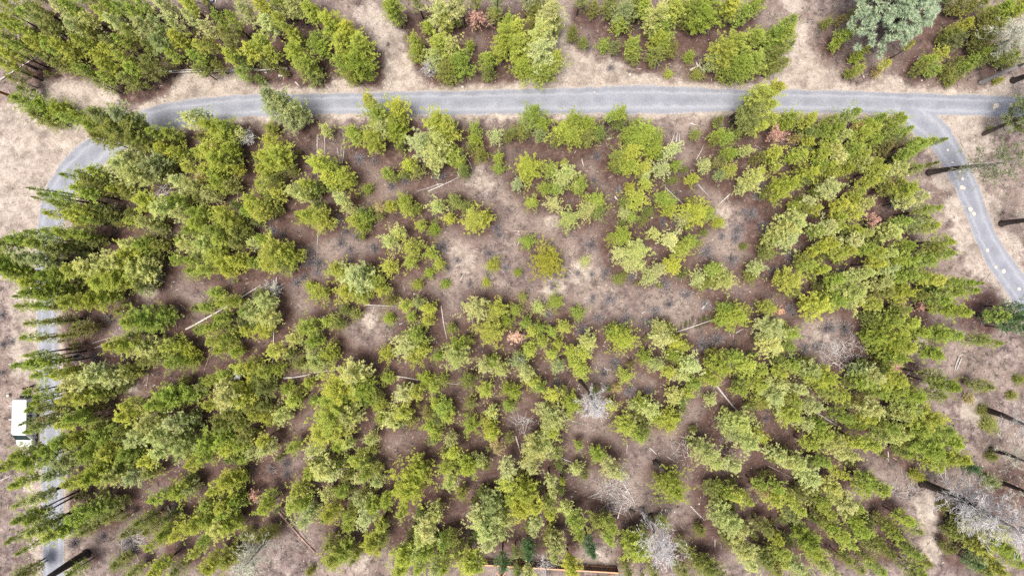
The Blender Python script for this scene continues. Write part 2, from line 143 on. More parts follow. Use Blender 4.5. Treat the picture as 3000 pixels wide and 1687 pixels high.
(750, 1265, 1.941, """
15 60 55 y 6;50 110 65 p 6;370 20 105 y 8;300 15 70 y 8;470 10 70 y 7;200 100 60 g 5;320 110 70 p 7;350 60 60 y 6;510 80 50 p 5;450 90 50 g 4;650 40 50 p 5;665 105 40 o 2;570 170 65 y 6;360 230 75 p 8;300 230 60 y 6;420 250 55 p 6;440 200 55 g 5;520 250 40 o 4;625 240 50 g 5;590 270 45 p 5;680 290 55 p 5;680 220 50 o 4
480 350 50 g 5;590 380 60 p 6;640 410 50 g 5;390 360 50 p 5;230 350 70 y 6;190 420 65 y 7;260 410 60 g 5;410 470 75 y 7;520 490 55 g 5;300 460 65 b 5;260 520 60 p 6;620 500 65 p 7;670 450 65 g 6;700 540 50 y 6;640 540 50 g 5;520 550 50 g 4;580 440 45 o 4;730 400 50 g 6
850 340 125 y 9;900 250 115 y 7;790 340 80 y 8;830 420 75 y 10;950 290 85 y 7;820 470 45 y 9;970 540 75 p 9;930 600 60 p 9;1010 480 70 p 7;1220 220 60 y 7;1190 190 60 g 5;1080 210 65 y 6;1100 290 60 p 6;1170 360 50 o 4;1120 130 55 y 6;1110 50 50 p 5;1010 25 50 y 5;1380 95 50 a 6;1340 20 60 y 5;1270 180 50 p 5
1320 560 95 p 10;1260 500 75 p 8;1400 490 80 p 8;1340 420 85 b 7;1320 630 60 p 11;1400 580 60 p 9;1430 220 65 p 8;1440 380 60 y 6;1440 300 60 y 7;430 720 85 y 7;380 750 65 y 7;500 690 75 g 6;410 640 60 o 5;660 640 75 y 6;620 610 60 g 6;710 620 55 o 5;830 730 80 y 9;820 790 65 y 9;890 680 65 p 7;960 690 75 g 7;1010 780 70 p 7;1060 640 60 g 6;1060 760 70 g 7;1200 760 85 y 9;1260 750 65 g 8;1150 700 70 o 6;1400 750 60 d 8;1400 790 45 g 9
40 440 60 y 7;60 380 60 g 5;20 600 55 o 5;70 590 55 o 5;300 800 35 o 2;1110 610 55 o 5;930 770 60 g 7;560 700 50 o 5
"""),
(1500, 1265, 1.941, """
130 120 90 p 8;110 210 65 p 9;180 80 70 p 7;250 120 50 o 6;150 50 60 b 6;220 10 70 y 6;225 290 42 p 8;222 345 35 p 9;290 290 22 y 5;382 80 35 g 4;490 140 60 g 5;370 220 50 p 4;560 210 70 p 7;600 250 60 p 7;625 220 42 g 6
80 370 95 y 8;50 440 75 y 8;140 450 70 y 8;130 520 55 p 9;125 570 32 p 10;210 400 50 o 6;220 470 45 y 6;310 440 55 p 6;380 530 70 g 8;340 500 50 g 6;385 600 50 g 8;555 560 55 g 8;480 520 55 o 6;545 610 45 g 8;260 650 75 p 7;230 600 60 o 5;245 710 50 p 8;95 670 50 d 6;100 710 45 d 7;450 650 50 d 7;450 690 40 d 8;340 790 70 y 9;110 810 50 p 9;20 700 40 o 5
660 30 55 y 5;725 40 50 g 5;930 330 115 y 8;1110 130 90 p 8;1160 180 65 p 8;1270 190 65 p 7;1080 80 60 b 6;1360 70 80 p 8;1400 90 60 p 8;1280 30 60 b 5;1430 30 60 y 6;1230 510 90 p 9;1190 470 65 p 7;1300 560 65 p 9;1320 680 75 p 10;1360 750 55 p 10;1290 640 65 b 8;1150 340 60 o 5;1270 370 65 y 7;1340 400 50 y 8;1220 350 60 g 6;1430 350 45 a 6;1410 310 50 g 6
720 690 90 y 8;680 640 60 g 6;750 600 60 o 5;870 530 55 g 4;700 745 65 y 9;985 660 50 o 5;960 790 55 o 6;1120 790 75 o 6;660 810 50 o 5;800 800 50 o 6;1080 570 45 o 3;1050 750 55 o 5;1180 810 60 o 7;1450 560 60 o 6;1450 740 70 o 7
"""),
(2250, 1265, 1.941, """
260 80 60 y 7;380 60 75 p 8;410 130 55 p 8;330 30 60 y 7;580 70 60 y 10;510 60 60 y 8;470 140 60 p 8;330 170 50 g 6;70 140 65 p 6;180 190 70 p 8;250 250 70 p 9;120 170 55 p 7;430 240 50 y 8;640 320 60 g 10;590 280 60 g 8;560 330 60 g 7;380 330 75 p 7;450 400 75 p 9;340 360 60 y 7;510 420 55 g 8;310 400 60 g 7;350 460 50 y 8;200 430 60 y 9;130 380 60 y 7;40 390 65 y 7;60 330 55 g 6;250 330 55 o 6
150 500 50 b 5;420 590 65 y 8;450 640 50 y 9;370 550 60 g 6;250 640 75 g 8;220 590 55 g 6;280 690 60 g 8;90 690 60 y 7;60 620 55 y 6;330 760 75 p 8;370 800 60 p 8;160 760 65 p 9;200 805 55 y 9;50 780 60 o 7;100 740 50 y 7;550 570 60 g 7;510 520 55 g 6;720 580 55 g 8;690 530 60 o 6;790 500 60 g 7;840 550 55 o 7;800 640 55 o 7;830 690 60 g 8;890 740 50 o 9;650 640 55 o 6;600 660 50 o 6;560 710 50 o 6;640 790 60 g 8;530 780 55 o 7;820 790 55 o 8;880 800 50 g 9;700 700 50 o 5;450 730 50 o 6
940 100 110 g 10;1100 170 70 y 10;1020 150 90 y 9;1050 60 80 g 9;890 150 75 g 7;790 60 65 o 5;800 130 60 g 5;960 190 60 y 8;870 255 50 y 3;690 40 50 p 5;760 20 70 p 7;1180 210 55 d 3;1290 290 60 b 3;1290 150 40 o 2;1240 560 95 o 8;1150 540 70 o 6;1160 620 65 o 6;1240 660 70 y 8;1340 640 70 g 9;1390 680 60 g 9;1200 710 60 b 7;1190 760 60 d 7;1300 780 75 y 8;1240 790 60 o 7;1330 560 70 p 10;1080 590 55 o 5;1010 430 45 o 2;1420 740 60 g 8
"""),
]
# dry grey shrubs: x y r
SHRUBS = [
(750, 422, 3.433, "390 110 60;1040 160 70;1190 180 50;1370 430 60;1500 380 60;1850 330 80;60 790 80;170 870 60;270 920 60;910 880 60;1030 930 70;850 1000 75;950 1060 60;1200 1050 70;540 1090 60;550 1200 70;640 1190 70;610 1290 60;940 1180 50;490 1340 60;410 1400 70;820 770 60;1880 1040 90;2030 1170 55;2350 1100 70;2330 1300 60;1930 1250 50;2420 850 60;2440 920 60;2510 1250 50;2150 1400 50"),
(1500, 422, 3.433, "850 130 60;820 370 50;1060 460 60;1510 790 55;1660 810 55;790 1020 85;2400 710 80;2260 860 90;2250 950 75;1950 1090 95;2200 1160 75;2520 830 85;2110 930 60;1200 1340 70;940 1300 65;540 1330 45;660 1300 45;800 1310 50;420 1420 70;1520 1410 75;2470 530 60;2340 680 50;2530 420 50"),
(2250, 422, 3.433, "220 1130 80;1240 600 80;50 1280 80;800 800 60;730 1290 60"),
(1500, 844, 1.941, "210 155 30;460 55 38;490 170 42;810 130 42;640 180 48;760 200 48;1100 100 38;1080 320 50;1160 290 50;400 240 55;580 430 42;670 590 48;780 580 42;990 40 40;550 60 42;890 90 38;1440 740 28;520 485 36;260 545 36"),
(2250, 844, 1.941, "120 120 42;340 230 58;430 230 52;280 330 40;205 345 40;130 405 45"),
(0, 1265, 1.941, "430 630 48;740 620 45;590 590 34;1010 430 34;700 700 30"),
(750, 1265, 1.941, "90 210 34;175 180 42;180 240 36"),
(750, 0, 3.433, "1330 450 30;1440 190 50"),
(1500, 0, 3.433, "760 490 55;990 690 55;1450 640 70"),
(0, 844, 3.433, "1100 300 60;880 330 60;780 700 70;960 700 70;30 270 60;120 540 50;40 560 50;30 850 60"),
]
# fallen logs: x0 y0 x1 y1 diameter(m) tone(w white, g grey, t tan, r red, k charred), photo pixels
LOGS = """545 965 765 835 .26 w;811 812 800 1068 .2 w;942 570 928 806 .12 g;930 395 933 530 .12 w;951 398 951 452 .12 w;989 431 997 478 .1 w;1001 428 1000 477 .1 g;1009 442 1002 484 .12 w
821 675 820 703 .1 g;1254 561 1347 518 .16 w;1350 820 1370 783 .11 w;1500 675 1625 681 .14 t;1948 549 2012 608 .16 g;2045 541 2080 576 .14 g;2039 469 2062 425 .1 w;2138 568 2103 602 .2 w
1800 576 1812 588 .26 w;1666 789 1681 805 .12 w;1704 466 1710 492 .15 w;2021 363 2051 369 .2 w;1966 420 1977 389 .14 w;1980 418 1984 388 .16 w;1990 416 1989 392 .13 w;1777 409 1794 403 .2 w
2050 99 2069 89 .14 w;620 1019 597 1092 .13 t;437 1089 431 1135 .13 t;271 1005 350 981 .1 g;275 1020 352 985 .1 w;290 1018 335 996 .09 g;352 1030 370 1057 .13 w;422 546 414 640 .17 w
427 548 420 604 .1 g;698 562 693 617 .13 t;463 620 486 658 .13 t;437 804 484 827 .2 g;746 643 741 687 .12 t;1069 893 1167 898 .15 w;1080 901 1150 904 .09 g;1293 895 1309 991 .15 w
832 1107 910 1095 .26 w;920 1092 987 1083 .16 g;1157 1100 1347 1125 .15 w;2097 1127 2175 1220 .28 g;1654 1225 1732 1251 .09 g;2809 1045 2796 1086 .24 g;2816 1048 2803 1086 .18 w;2384 1205 2451 1246 .25 g
2641 1109 2693 1060 .15 t;2250 1363 2358 1414 .12 t;2461 1597 2492 1646 .17 g;492 1479 507 1508 .25 w;817 1497 923 1617 .28 r;826 1496 900 1580 .14 t;0 1407 38 1388 .16 w;77 277 125 290 .2 k
0 235 118 160 .2 w;165 115 205 88 .15 w;1783 1443 1809 1461 .14 w;1825 1415 1861 1476 .17 w;1822 1446 1855 1471 .15 w;1786 1471 1820 1470 .16 w;1809 1517 1825 1468 .15 w;1781 1471 1782 1492 .12 w
1833 1440 1842 1428 .3 w;1902 1310 1924 1330 .15 w;1953 1335 1980 1352 .12 w;1838 1300 1836 1330 .12 w;2600 1320 2602 1352 .16 w;2094 1578 2095 1603 .15 w;1511 1275 1526 1327 .2 w;1645 1340 1683 1355 .14 w
1905 1480 1918 1465 .12 g;2022 1480 2062 1520 .14 w;817 224 832 223 .35 w;866 242 878 253 .24 w;2345 1645 2354 1660 .2 g;640 760 648 772 .2 w;2056 905 2071 887 .3 w;1600 1413 1652 1414 .1 w
2155 975 2180 962 .12 w;1880 918 1892 912 .16 w;2440 1062 2462 1070 .14 w;2398 1066 2416 1075 .12 w;1225 946 1240 942 .14 w;1170 950 1182 945 .14 w;2512 370 2525 343 .12 w;2528 222 2531 230 .2 w
2920 205 2938 160 .14 w;570 905 605 888 .12 w;528 892 552 912 .12 t;480 960 503 945 .12 t;516 945 520 972 .1 r""".replace("\n", ";")
# fallen timber curved: photo points
ROADS = {
 "gravel_road": [(3300,326,32),(3100,319,32),(2900,311,32),(2700,306,33),(2500,300,34),(2300,297,34),(2100,294,36),(1900,293,43),(1800,294,42),(1700,296,40),(1500,298,38),(1300,302,36),(1100,303,33),(900,305,32),(800,308,33),(670,315,35),(560,328,37),(470,345,40),(390,378,42),(320,415,46),(262,457,47),(215,503,47),(180,553,43),(155,612,40),(143,680,36),(138,780,31),(138,930,29),(141,1050,30),(148,1200,31),(150,1300,31),(155,1450,33),(156,1600,33),(153,1750,33),(150,1900,33)],
 "side_road": [(2640,315,20),(2675,335,44),(2710,362,46),(2752,405,42),(2783,452,38),(2813,508,36),(2838,562,35),(2860,623,31),(2886,690,33),(2922,757,36),(2962,815,38),(3010,880,40),(3080,960,40),(3180,1060,40)],
}
# bare sandy ground: x y r
SAND = [(60,450,170),(20,560,150),(60,660,90),(190,330,110),(290,285,60),(55,800,55),(62,900,55),(66,1000,50),(70,1080,45),(80,1330,35),(90,1420,30),(100,1500,30),(105,1600,28),
(1640,60,40),(1625,120,40),(1650,180,55),(1720,225,60),(1800,232,60),(1900,240,30),(1080,40,50),(1140,110,55),(1170,200,50),(1180,250,45),(2325,10,40),(2345,90,32),(2345,160,40),(2320,225,80),(2420,245,60),
(2690,390,25),(2760,525,28),(2795,610,35),(2830,690,50),(2870,770,50),(2845,380,60),(2790,350,25),(2880,440,30),(2915,600,30),(2960,720,40),(1700,800,60),(1620,850,45),(1350,760,60),(1410,525,60),(1620,655,40),(2120,640,45),
(1080,940,50),(2400,980,40),(2720,1540,45),(2730,1620,40),(2710,1470,40),(1760,1630,40),(1430,1610,15),(390,1130,35),(430,850,45),(1060,1650,40),(2850,1200,50),(2930,340,60),(560,255,60),(680,250,60),(1000,265,40),(1560,265,40),(2960,265,50),(2680,1010,40),(2600,255,50)]
R = random.Random(7)
N = np.random.default_rng(7)

def wp(px, py, z=0.0):
    k = (H - z) / F
    return Vector(((px - CX) * k, (CY - py) * k, z))

def prop(o, label=None, cat=None, group=None, kind=None):
    if label: o['label'] = label
    if cat: o['category'] = cat
    if group: o['group'] = group
    if kind: o['kind'] = kind
    return o

def empty(name, loc, rz=0, **k):
    o = bpy.data.objects.new(name, None); COL.objects.link(o); o.location = loc; o.rotation_euler = (0, 0, rz)
    o.empty_display_size = .3
    return prop(o, **k)

def link(name, me, parent=None, loc=None, mat=None, smooth=False, **k):
    o = bpy.data.objects.new(name, me); COL.objects.link(o)
    if parent: o.parent = parent
    if loc is not None: o.location = loc
    if mat: me.materials.append(mat)
    if smooth:
        me.polygons.foreach_set('use_smooth', [True] * len(me.polygons))
    return prop(o, **k)

# ------------------------------------------------------------------ materials
def mat(name):
    m = bpy.data.materials.new(name); m.use_nodes = True
    t = m.node_tree; b = t.nodes['Principled BSDF']
    b.inputs['Roughness'].default_value = .8; b.inputs['Specular IOR Level'].default_value = .2
    return m, t, b

def node(t, typ, **k):
    n = t.nodes.new(typ)
    for a, v in k.items(): setattr(n, a, v)
    return n

def ramp(t, fac, stops):
    r = node(t, 'ShaderNodeValToRGB')
    e = r.color_ramp.elements
    while len(e) < len(stops): e.new(.5)
    for x, (p, c) in zip(e, stops):
        x.position = p; x.color = (*c, 1) if len(c) == 3 else c
    t.links.new(fac, r.inputs[0]); return r.outputs[0]

def noise(t, scale, detail=4, rough=.6, vec=None, w=None):
    n = node(t, 'ShaderNodeTexNoise'); n.inputs['Scale'].default_value = scale
    n.inputs['Detail'].default_value = detail; n.inputs['Roughness'].default_value = rough
    if vec is not None: t.links.new(vec, n.inputs['Vector'])
    return n.outputs['Fac']

def mixc(t, fac, a, b, mode='MIX'):
    n = node(t, 'ShaderNodeMix', data_type='RGBA', blend_type=mode)
    for i, v in ((0, fac), (6, a), (7, b)):
        if isinstance(v, (int, float)): n.inputs[i].default_value = v
        elif isinstance(v, tuple): n.inputs[i].default_value = (*v, 1)
        else: t.links.new(v, n.inputs[i])
    return n.outputs[2]

def maths(t, op, a, b=None):
    n = node(t, 'ShaderNodeMath', operation=op)
    for i, v in ((0, a), (1, b)):
        if v is None: continue
        if isinstance(v, (int, float)): n.inputs[i].default_value = v
        else: t.links.new(v, n.inputs[i])
    return n.outputs[0]

def maprange(t, v, a, b, c=0, d=1):
    n = node(t, 'ShaderNodeMapRange'); n.interpolation_type = 'SMOOTHSTEP'
    t.links.new(v, n.inputs[0])
    for i, x in zip((1, 2, 3, 4), (a, b, c, d)): n.inputs[i].default_value = x
    return n.outputs[0]

def noisy(name, c1, c2, scale=6, rough=.85, bump=0.0, spec=.15, coord='Object'):
    m, t, b = mat(name)
    tc = node(t, 'ShaderNodeTexCoord')
    f = noise(t, scale, 5, .65, tc.outputs[coord])
    t.links.new(ramp(t, f, [(.32, c1), (.68, c2)]), b.inputs['Base Color'])
    b.inputs['Roughness'].default_value = rough; b.inputs['Specular IOR Level'].default_value = spec
    if bump:
        bp = node(t, 'ShaderNodeBump'); bp.inputs['Strength'].default_value = bump
        t.links.new(f, bp.inputs['Height']); t.links.new(bp.outputs[0], b.inputs['Normal'])
    return m

def foliage(name, src):
    """needles: hue from the object's colour (or a per-tree attribute), each tuft a little different"""
    m, t, b = mat(name)
    out = t.nodes['Material Output']; t.nodes.remove(b)
    if src == 'object': c = node(t, 'ShaderNodeObjectInfo').outputs['Color']
    else: c = node(t, 'ShaderNodeAttribute', attribute_name='tint').outputs['Color']
    g = node(t, 'ShaderNodeNewGeometry')
    rv = ramp(t, g.outputs['Random Per Island'], [(0, (.80, .82, .84)), (.4, (.95, .96, .95)), (.75, (1.05, 1.04, 1.02)), (.97, (1.15, 1.12, 1.08)), (1, (1.25, 1.08, 1.0))])
    c = mixc(t, 1.0, c, rv, 'MULTIPLY')
    tco = node(t, 'ShaderNodeTexCoord').outputs['Object']
    c = mixc(t, 1.0, c, ramp(t, noise(t, 1.6, 3, .6, tco), [(.3, (.78, .86, .82)), (.5, (1, 1, 1)), (.7, (1.18, 1.1, 1.05))]), 'MULTIPLY')
    df = node(t, 'ShaderNodeBsdfDiffuse'); tr = node(t, 'ShaderNodeBsdfTranslucent')
    t.links.new(c, df.inputs[0]); t.links.new(c, tr.inputs[0])
    ms = node(t, 'ShaderNodeMixShader'); ms.inputs[0].default_value = .5
    t.links.new(df.outputs[0], ms.inputs[1]); t.links.new(tr.outputs[0], ms.inputs[2])
    t.links.new(ms.outputs[0], out.inputs[0])
    return m

M_NEEDLE = foliage('pine_needles', 'object')
M_THICKET = foliage('thicket_needles', 'attr')
M_BARK = noisy('pine_bark', (.035, .027, .025), (.09, .07, .06), 9)
M_CHAR = noisy('charred_bark', (.028, .022, .021), (.10, .08, .076), 5)
M_DEADBARK = noisy('grey_bark', (.16, .15, .155), (.34, .32, .32), 6)
M_DEADTWIG = noisy('bleached_twigs', (.36, .35, .355), (.56, .545, .545), 3)
M_SOFTTWIG = noisy('lichen_twigs', (.34, .35, .27), (.5, .5, .41), 3)
M_PINKTWIG = noisy('dead_pink_needles', (.36, .2, .16), (.58, .36, .3), 3)
M_SHRUB = noisy('dry_shrub_stems', (.13, .118, .132), (.33, .305, .325), 4)
M_WHITEWOOD = noisy('bleached_wood', (.30, .27, .265), (.56, .52, .50), 5)
M_GREYWOOD = noisy('grey_wood', (.26, .24, .24), (.46, .43, .42), 5)
M_TANWOOD = noisy('tan_wood', (.2, .15, .13), (.4, .32, .28), 5)
M_REDWOOD = noisy('reddish_wood', (.26, .15, .12), (.46, .32, .27), 5)
M_STONE = noisy('pale_stone', (.38, .34, .30), (.58, .53, .47), 4)

# ------------------------------------------------------------------ mesh helpers
def mesh_np(name, v, f):
    """v (n,3), f (m,k) all faces with k corners"""
    me = bpy.data.meshes.new(name)
    n, m, k = len(v), len(f), f.shape[1]
    me.vertices.add(n); me.vertices.foreach_set('co', v.astype(np.float32).ravel())
    me.loops.add(m * k); me.loops.foreach_set('vertex_index', f.astype(np.int32).ravel())
    me.polygons.add(m); me.polygons.foreach_set('loop_start', np.arange(0, m * k, k, dtype=np.int32))
    me.polygons.foreach_set('loop_total', np.full(m, k, dtype=np.int32))
    me.update(calc_edges=True); return me

class MB:
    """collects boxes, tubes and rings into one mesh"""
    def __init__(s): s.v = []; s.f = []
    def add(s, vs, fs):
        o = len(s.v); s.v += [tuple(x) for x in vs]; s.f += [tuple(i + o for i in f) for f in fs]; return s
    def tube(s, pts, rad, n=6, cap=True):
        pts = [Vector(p) for p in pts]
        if isinstance(rad, (int, float)): rad = [rad] * len(pts)
        vs = []
        for i, p in enumerate(pts):
            t = (pts[min(i + 1, len(pts) - 1)] - pts[max(i - 1, 0)]).normalized()
            a = t.cross(Vector((0, 0, 1)) if abs(t.z) < .9 else Vector((1, 0, 0))).normalized(); b = t.cross(a)
            for k in range(n):
                q = 2 * math.pi * k / n
                vs.append(p + (a * math.cos(q) + b * math.sin(q)) * rad[i])
        fs = []
        for i in range(len(pts) - 1):
            for k in range(n):
                fs.append((i * n + k, i * n + (k + 1) % n, (i + 1) * n + (k + 1) % n, (i + 1) * n + k))
        if cap: fs += [tuple(range(n))[::-1], tuple((len(pts) - 1) * n + k for k in range(n))]
        return s.add(vs, fs)
    def box(s, c, size, rz=0, tilt=None):
        x, y, z = (q / 2 for q in size)
        m = Matrix.Rotation(rz, 3, 'Z')
        if tilt: m = m @ Matrix.Rotation(tilt[1], 3, tilt[0])
        vs = [Vector(c) + m @ Vector((a * x, b * y, e * z)) for e in (-1, 1) for a, b in ((-1, -1), (1, -1), (1, 1), (-1, 1))]
        return s.add(vs, [(3, 2, 1, 0), (4, 5, 6, 7), (0, 1, 5, 4), (1, 2, 6, 5), (2, 3, 7, 6), (3, 0, 4, 7)])
    def build(s, name, m, parent=None, loc=None, smooth=False, bevel=0, **k):
        me = bpy.data.meshes.new(name); me.from_pydata(s.v, [], s.f); me.update()
        o = link(name, me, parent, loc, m, smooth, **k)
        if bevel:
            b = o.modifiers.new('bevel', 'BEVEL'); b.width = bevel; b.segments = 2; b.limit_method = 'ANGLE'
        return o

def leaves(p, dirs, side, ln, wd):
    """diamond needles tufts -> v, f(quads)"""
    n = len(p)
    L = dirs * ln[:, None]; Wv = side * wd[:, None]
    v = np.stack([p, p + L * .5 + Wv, p + L, p + L * .5 - Wv], 1).reshape(-1, 3)
    return v, np.arange(n * 4).reshape(n, 4)

def unit(a): return a / (np.linalg.norm(a, axis=-1, keepdims=True) + 1e-9)

def crown_np(rng, Rm, Hm, cb, nb, nt, nl, ln=.24, wd=.05, soft=0.0, sparse=1.0):
    """a pine crown: whorled limbs, each set with needle tufts; origin at the foot of the tree"""
    nw = max(7, nb // 5)                            # whorls of five or six limbs
    wi = np.arange(nb) % nw
    u = np.clip((wi / (nw - 1)) ** .8 + rng.normal(0, .018, nb), 0, 1)
    z = Hm * (cb + (1 - cb) * u)
    prof = np.minimum(1, (1 - u) * 2.1 + .10) ** .75 * (.62 + .38 * np.minimum(1, u * 4))
    az = (np.arange(nb) // nw) * (2 * math.pi / math.ceil(nb / nw)) + wi * 2.1 + rng.normal(0, .22, nb)
    ph = rng.random(4) * 6.28
    lobes = 1 + .20 * np.sin(2 * az + ph[0] + z * .9) + .17 * np.sin(3 * az + ph[1] - z * 1.3) + .12 * np.sin(5 * az + ph[2] + z * 2)
    ln_b = Rm * prof * lobes * rng.uniform(.5, 1.22, nb)
    ln_b = np.maximum(ln_b, .12 * Rm)
    el = np.radians(np.clip(2 + 62 * u ** 2.2 + rng.normal(0, 9, nb), -15, 85))
    bd = np.stack([np.cos(az) * np.cos(el), np.sin(az) * np.cos(el), np.sin(el)], 1)
    s = np.linspace(.22, 1, nt)[None, :, None]
    curve = np.zeros((nb, nt, 3)); curve[..., 2] = (s[..., 0] ** 2) * ln_b[:, None] * .22
    base = np.zeros((nb, 1, 3)); base[:, 0, 2] = z
    tp = base + bd[:, None, :] * (ln_b[:, None, None] * s) + curve
    lat = unit(np.cross(bd, [0, 0, 1.0]))[:, None, :]
    spread = ln_b[:, None, None] * .25 * (1.15 - s) * (rng.integers(-1, 2, (nb, nt, 1)) + rng.normal(0, .11, (nb, nt, 1)))
    tp = tp + lat * spread + rng.normal(0, .03, (nb, nt, 3))
    keep = rng.random((nb, nt)) < sparse
    od = unit(bd[:, None, :] * .8 + lat * np.sign(spread) * .45 + np.array([0, 0, .35]) + rng.normal(0, .1, (nb, nt, 3)))
    P, D = tp[keep], od[keep]
    n = len(P)
    d = unit(D[:, None, :] * .8 + rng.normal(0, .40, (n, nl, 3)))
    p = P[:, None, :] + rng.normal(0, .045, (n, nl, 3)) + d * .02
    sd = unit(np.cross(d, rng.normal(0, .55, (n, nl, 3)) + [0, 0, 1.0]))
    m = n * nl
    return leaves(p.reshape(m, 3), d.reshape(m, 3), sd.reshape(m, 3), ln * rng.uniform(.6, 1.25, m), wd * rng.uniform(.7, 1.3, m)), (z, az, ln_b, bd, cb)

def trunk_mb(Hm, r0, n=6, bend=.12, limbs=None, rng=None):
    mb = MB(); pts = []; rad = []
    for i in range(7):
        q = i / 6
        pts.append((bend * math.sin(q * 3.1) * (1 - q), bend * .6 * math.sin(q * 4.4 + 1) * q * (1 - q) * 2, Hm * .97 * q))
        rad.append(r0 * (1.25 if i == 0 else 1) * (1 - .88 * q))
    mb.tube(pts, rad, n)
    if limbs is not None:
        z, az, lb, bd, cb = limbs
        for i in range(0, len(z), 2):
            a = Vector((0, 0, z[i])); b = a + Vector(bd[i]) * lb[i] * .8 + Vector((0, 0, lb[i] * .12))
            mb.tube([a, b], [r0 * .2, r0 * .06], 3, False)
        for i in range(7):                                  # bare dead stubs under the crown
            zz = Hm * cb * rng.uniform(.35, 1); q = rng.uniform(0, 6.28); L = rng.uniform(.4, 1.1)
            mb.tube([(0, 0, zz), (math.cos(q) * L, math.sin(q) * L, zz + .1)], [.02, .006], 3, False)
    return mb

# ------------------------------------------------------------------ read the crowns
trees = []
for ox, oy, sc, txt in TILES:
    for e in txt.replace('\n', ';').split(';'):
        e = e.split()
        if len(e) != 5: continue
        x, y, r, c, h = float(e[0]) / sc + ox, float(e[1]) / sc + oy, float(e[2]) / sc, e[3], float(e[4])
        trees.append([x, y, r, c, h])
trees.sort(key=lambda t: -t[2] * (1 + .02 * t[4]))
kept = []
for t in trees:
    if all((t[0] - k[0]) ** 2 + (t[1] - k[1]) ** 2 > (.70 * max(t[2], k[2])) ** 2 for k in kept): kept.append(t)
HUE = dict(y=(.57, .60, .135), p=(.66, .68, .29), g=(.45, .53, .12), o=(.39, .41, .13), b=(.49, .54, .25), d=(.17, .27, .12), a=(.58, .49, .22))
HUE_NAME = dict(y='yellow-green', p='pale green', g='bright green', o='dull olive', b='grey-green', d='dark green', a='rusty-tipped')
T = []
for x, y, r, c, h in kept:
    zr = .84 * h
    far = min(1, max(0, (math.hypot(x - CX, y - CY) - 950) / 450)); h *= 1 - .14 * far; r *= 1 - .10 * far; zr = .84 * h
    tip = wp(x, y, zr)
    Rm = r / PPM * (H - zr) / H * .93
    lum = R.uniform(.90, 1.10)
    T.append(dict(px=x, py=y, r=r, hue=c, h=h, R=Rm, base=Vector((tip.x, tip.y, 0)),
                  col=tuple(v * lum * k for v, k in zip(HUE[c], (R.uniform(.93, 1.03), 1, R.uniform(.9, 1.2)))),
                  rz=R.uniform(0, 6.28), tilt=(R.gauss(0, .02), R.gauss(0, .02))))
for t in T:
    inside = 0 <= t['px'] <= 3000 and 0 <= t['py'] <= 1687
    t['size'] = t['r'] * (t['r'] + .012 * math.hypot(t['px'] - CX, t['py'] - CY) * t['h'] * .4) * (1 if inside else .3)
T.sort(key=lambda t: -t['size'])
saplings = [t for t in T if t['h'] <= 3]
bigs = [t for t in T if t['h'] > 3]
singles, rest = bigs[:300], bigs[300:]
# suppressed little pines that fill the crowded stands
for t in [q for q in bigs if 350 < math.hypot(q['px'] - CX, q['py'] - CY)]:
    near = sum(1 for q in bigs if abs(q['base'].x - t['base'].x) < 4 and abs(q['base'].y - t['base'].y) < 4)
    if near < 7 or R.random() > .62: continue
    a, q, h = R.uniform(0, 6.28), R.uniform(.9, 2.2), R.uniform(1.6, 5)
    bx, by = t['base'].x + math.cos(a) * q, t['base'].y + math.sin(a) * q
    rest.append(dict(px=0, py=0, r=1, hue='o', h=h, R=h * R.uniform(.16, .26), base=Vector((bx, by, 0)), col=tuple(v * R.uniform(.9, 1.1) for v in (.30, .33, .12)), rz=a, tilt=(0, 0)))
print('COUNTS', len(kept), len(saplings), len(singles), len(rest))

# ------------------------------------------------------------------ ground
def smooth_line(pts, step=1.0):
    P = [Vector((wp(x, y).x, wp(x, y).y, hw / PPM)) for x, y, hw in pts]
    out = []
    for i in range(len(P) - 1):
        p0, p1, p2, p3 = P[max(i - 1, 0)], P[i], P[i + 1], P[min(i + 2, len(P) - 1)]
        n = max(2, int((p2 - p1).length / step))
        for k in range(n):
            q = k / n
            out.append(.5 * ((2 * p1) + (p2 - p0) * q + (2 * p0 - 5 * p1 + 4 * p2 - p3) * q * q + (3 * p1 - p0 - 3 * p2 + p3) * q ** 3))
    out.append(P[-1]); return out
ROADLINE = {k: smooth_line(v) for k, v in ROADS.items()}

gx = np.concatenate([[-700, -350, -180, -110], np.arange(-82, 82.01, .4), [110, 180, 350, 700]])
gy = np.concatenate([[-700, -350, -160, -85], np.arange(-54, 54.01, .4), [85, 160, 350, 700]])
X, Y = np.meshgrid(gx, gy)
road_d = np.full(X.shape, 99.0)
for ln in ROADLINE.values():
    for p in ln: road_d = np.minimum(road_d, np.hypot(X - p.x, Y - p.y) - p.z)
litter = np.zeros_like(X); sand = np.zeros_like(X); green = np.zeros_like(X)
for t in T:
    rr = max(t['R'] * 1.05, .5)
    k = min(1, t['h'] / 6)
    dd = (X - t['base'].x) ** 2 + (Y - t['base'].y) ** 2
    litter += .11 * k * np.exp(-dd / 9.5) + .8 * k * np.exp(-dd / (rr * 1.2) ** 2)
for x, y, r in SAND:
    p = wp(x, y); sand += (1.25 if x < 300 or y < 330 or x > 2600 else .75) * np.exp(-(((X - p.x) ** 2 + (Y - p.y) ** 2) / (r / PPM * .85) ** 2))
sand += 1.1 * np.exp(-np.maximum(road_d, 0) / .75)
for x, y, r in [(2650, 60, 90), (2560, 880 + 60, 30), (2970, 1420, 90), (2890, 1500, 60), (780, 1400, 50), (700, 560, 40), (1640, 120, 50), (2050, 90, 70), (2900, 900, 50)]:
    p = wp(x, y); litter += .9 * np.exp(-(((X - p.x) ** 2 + (Y - p.y) ** 2) / (r / PPM) ** 2))
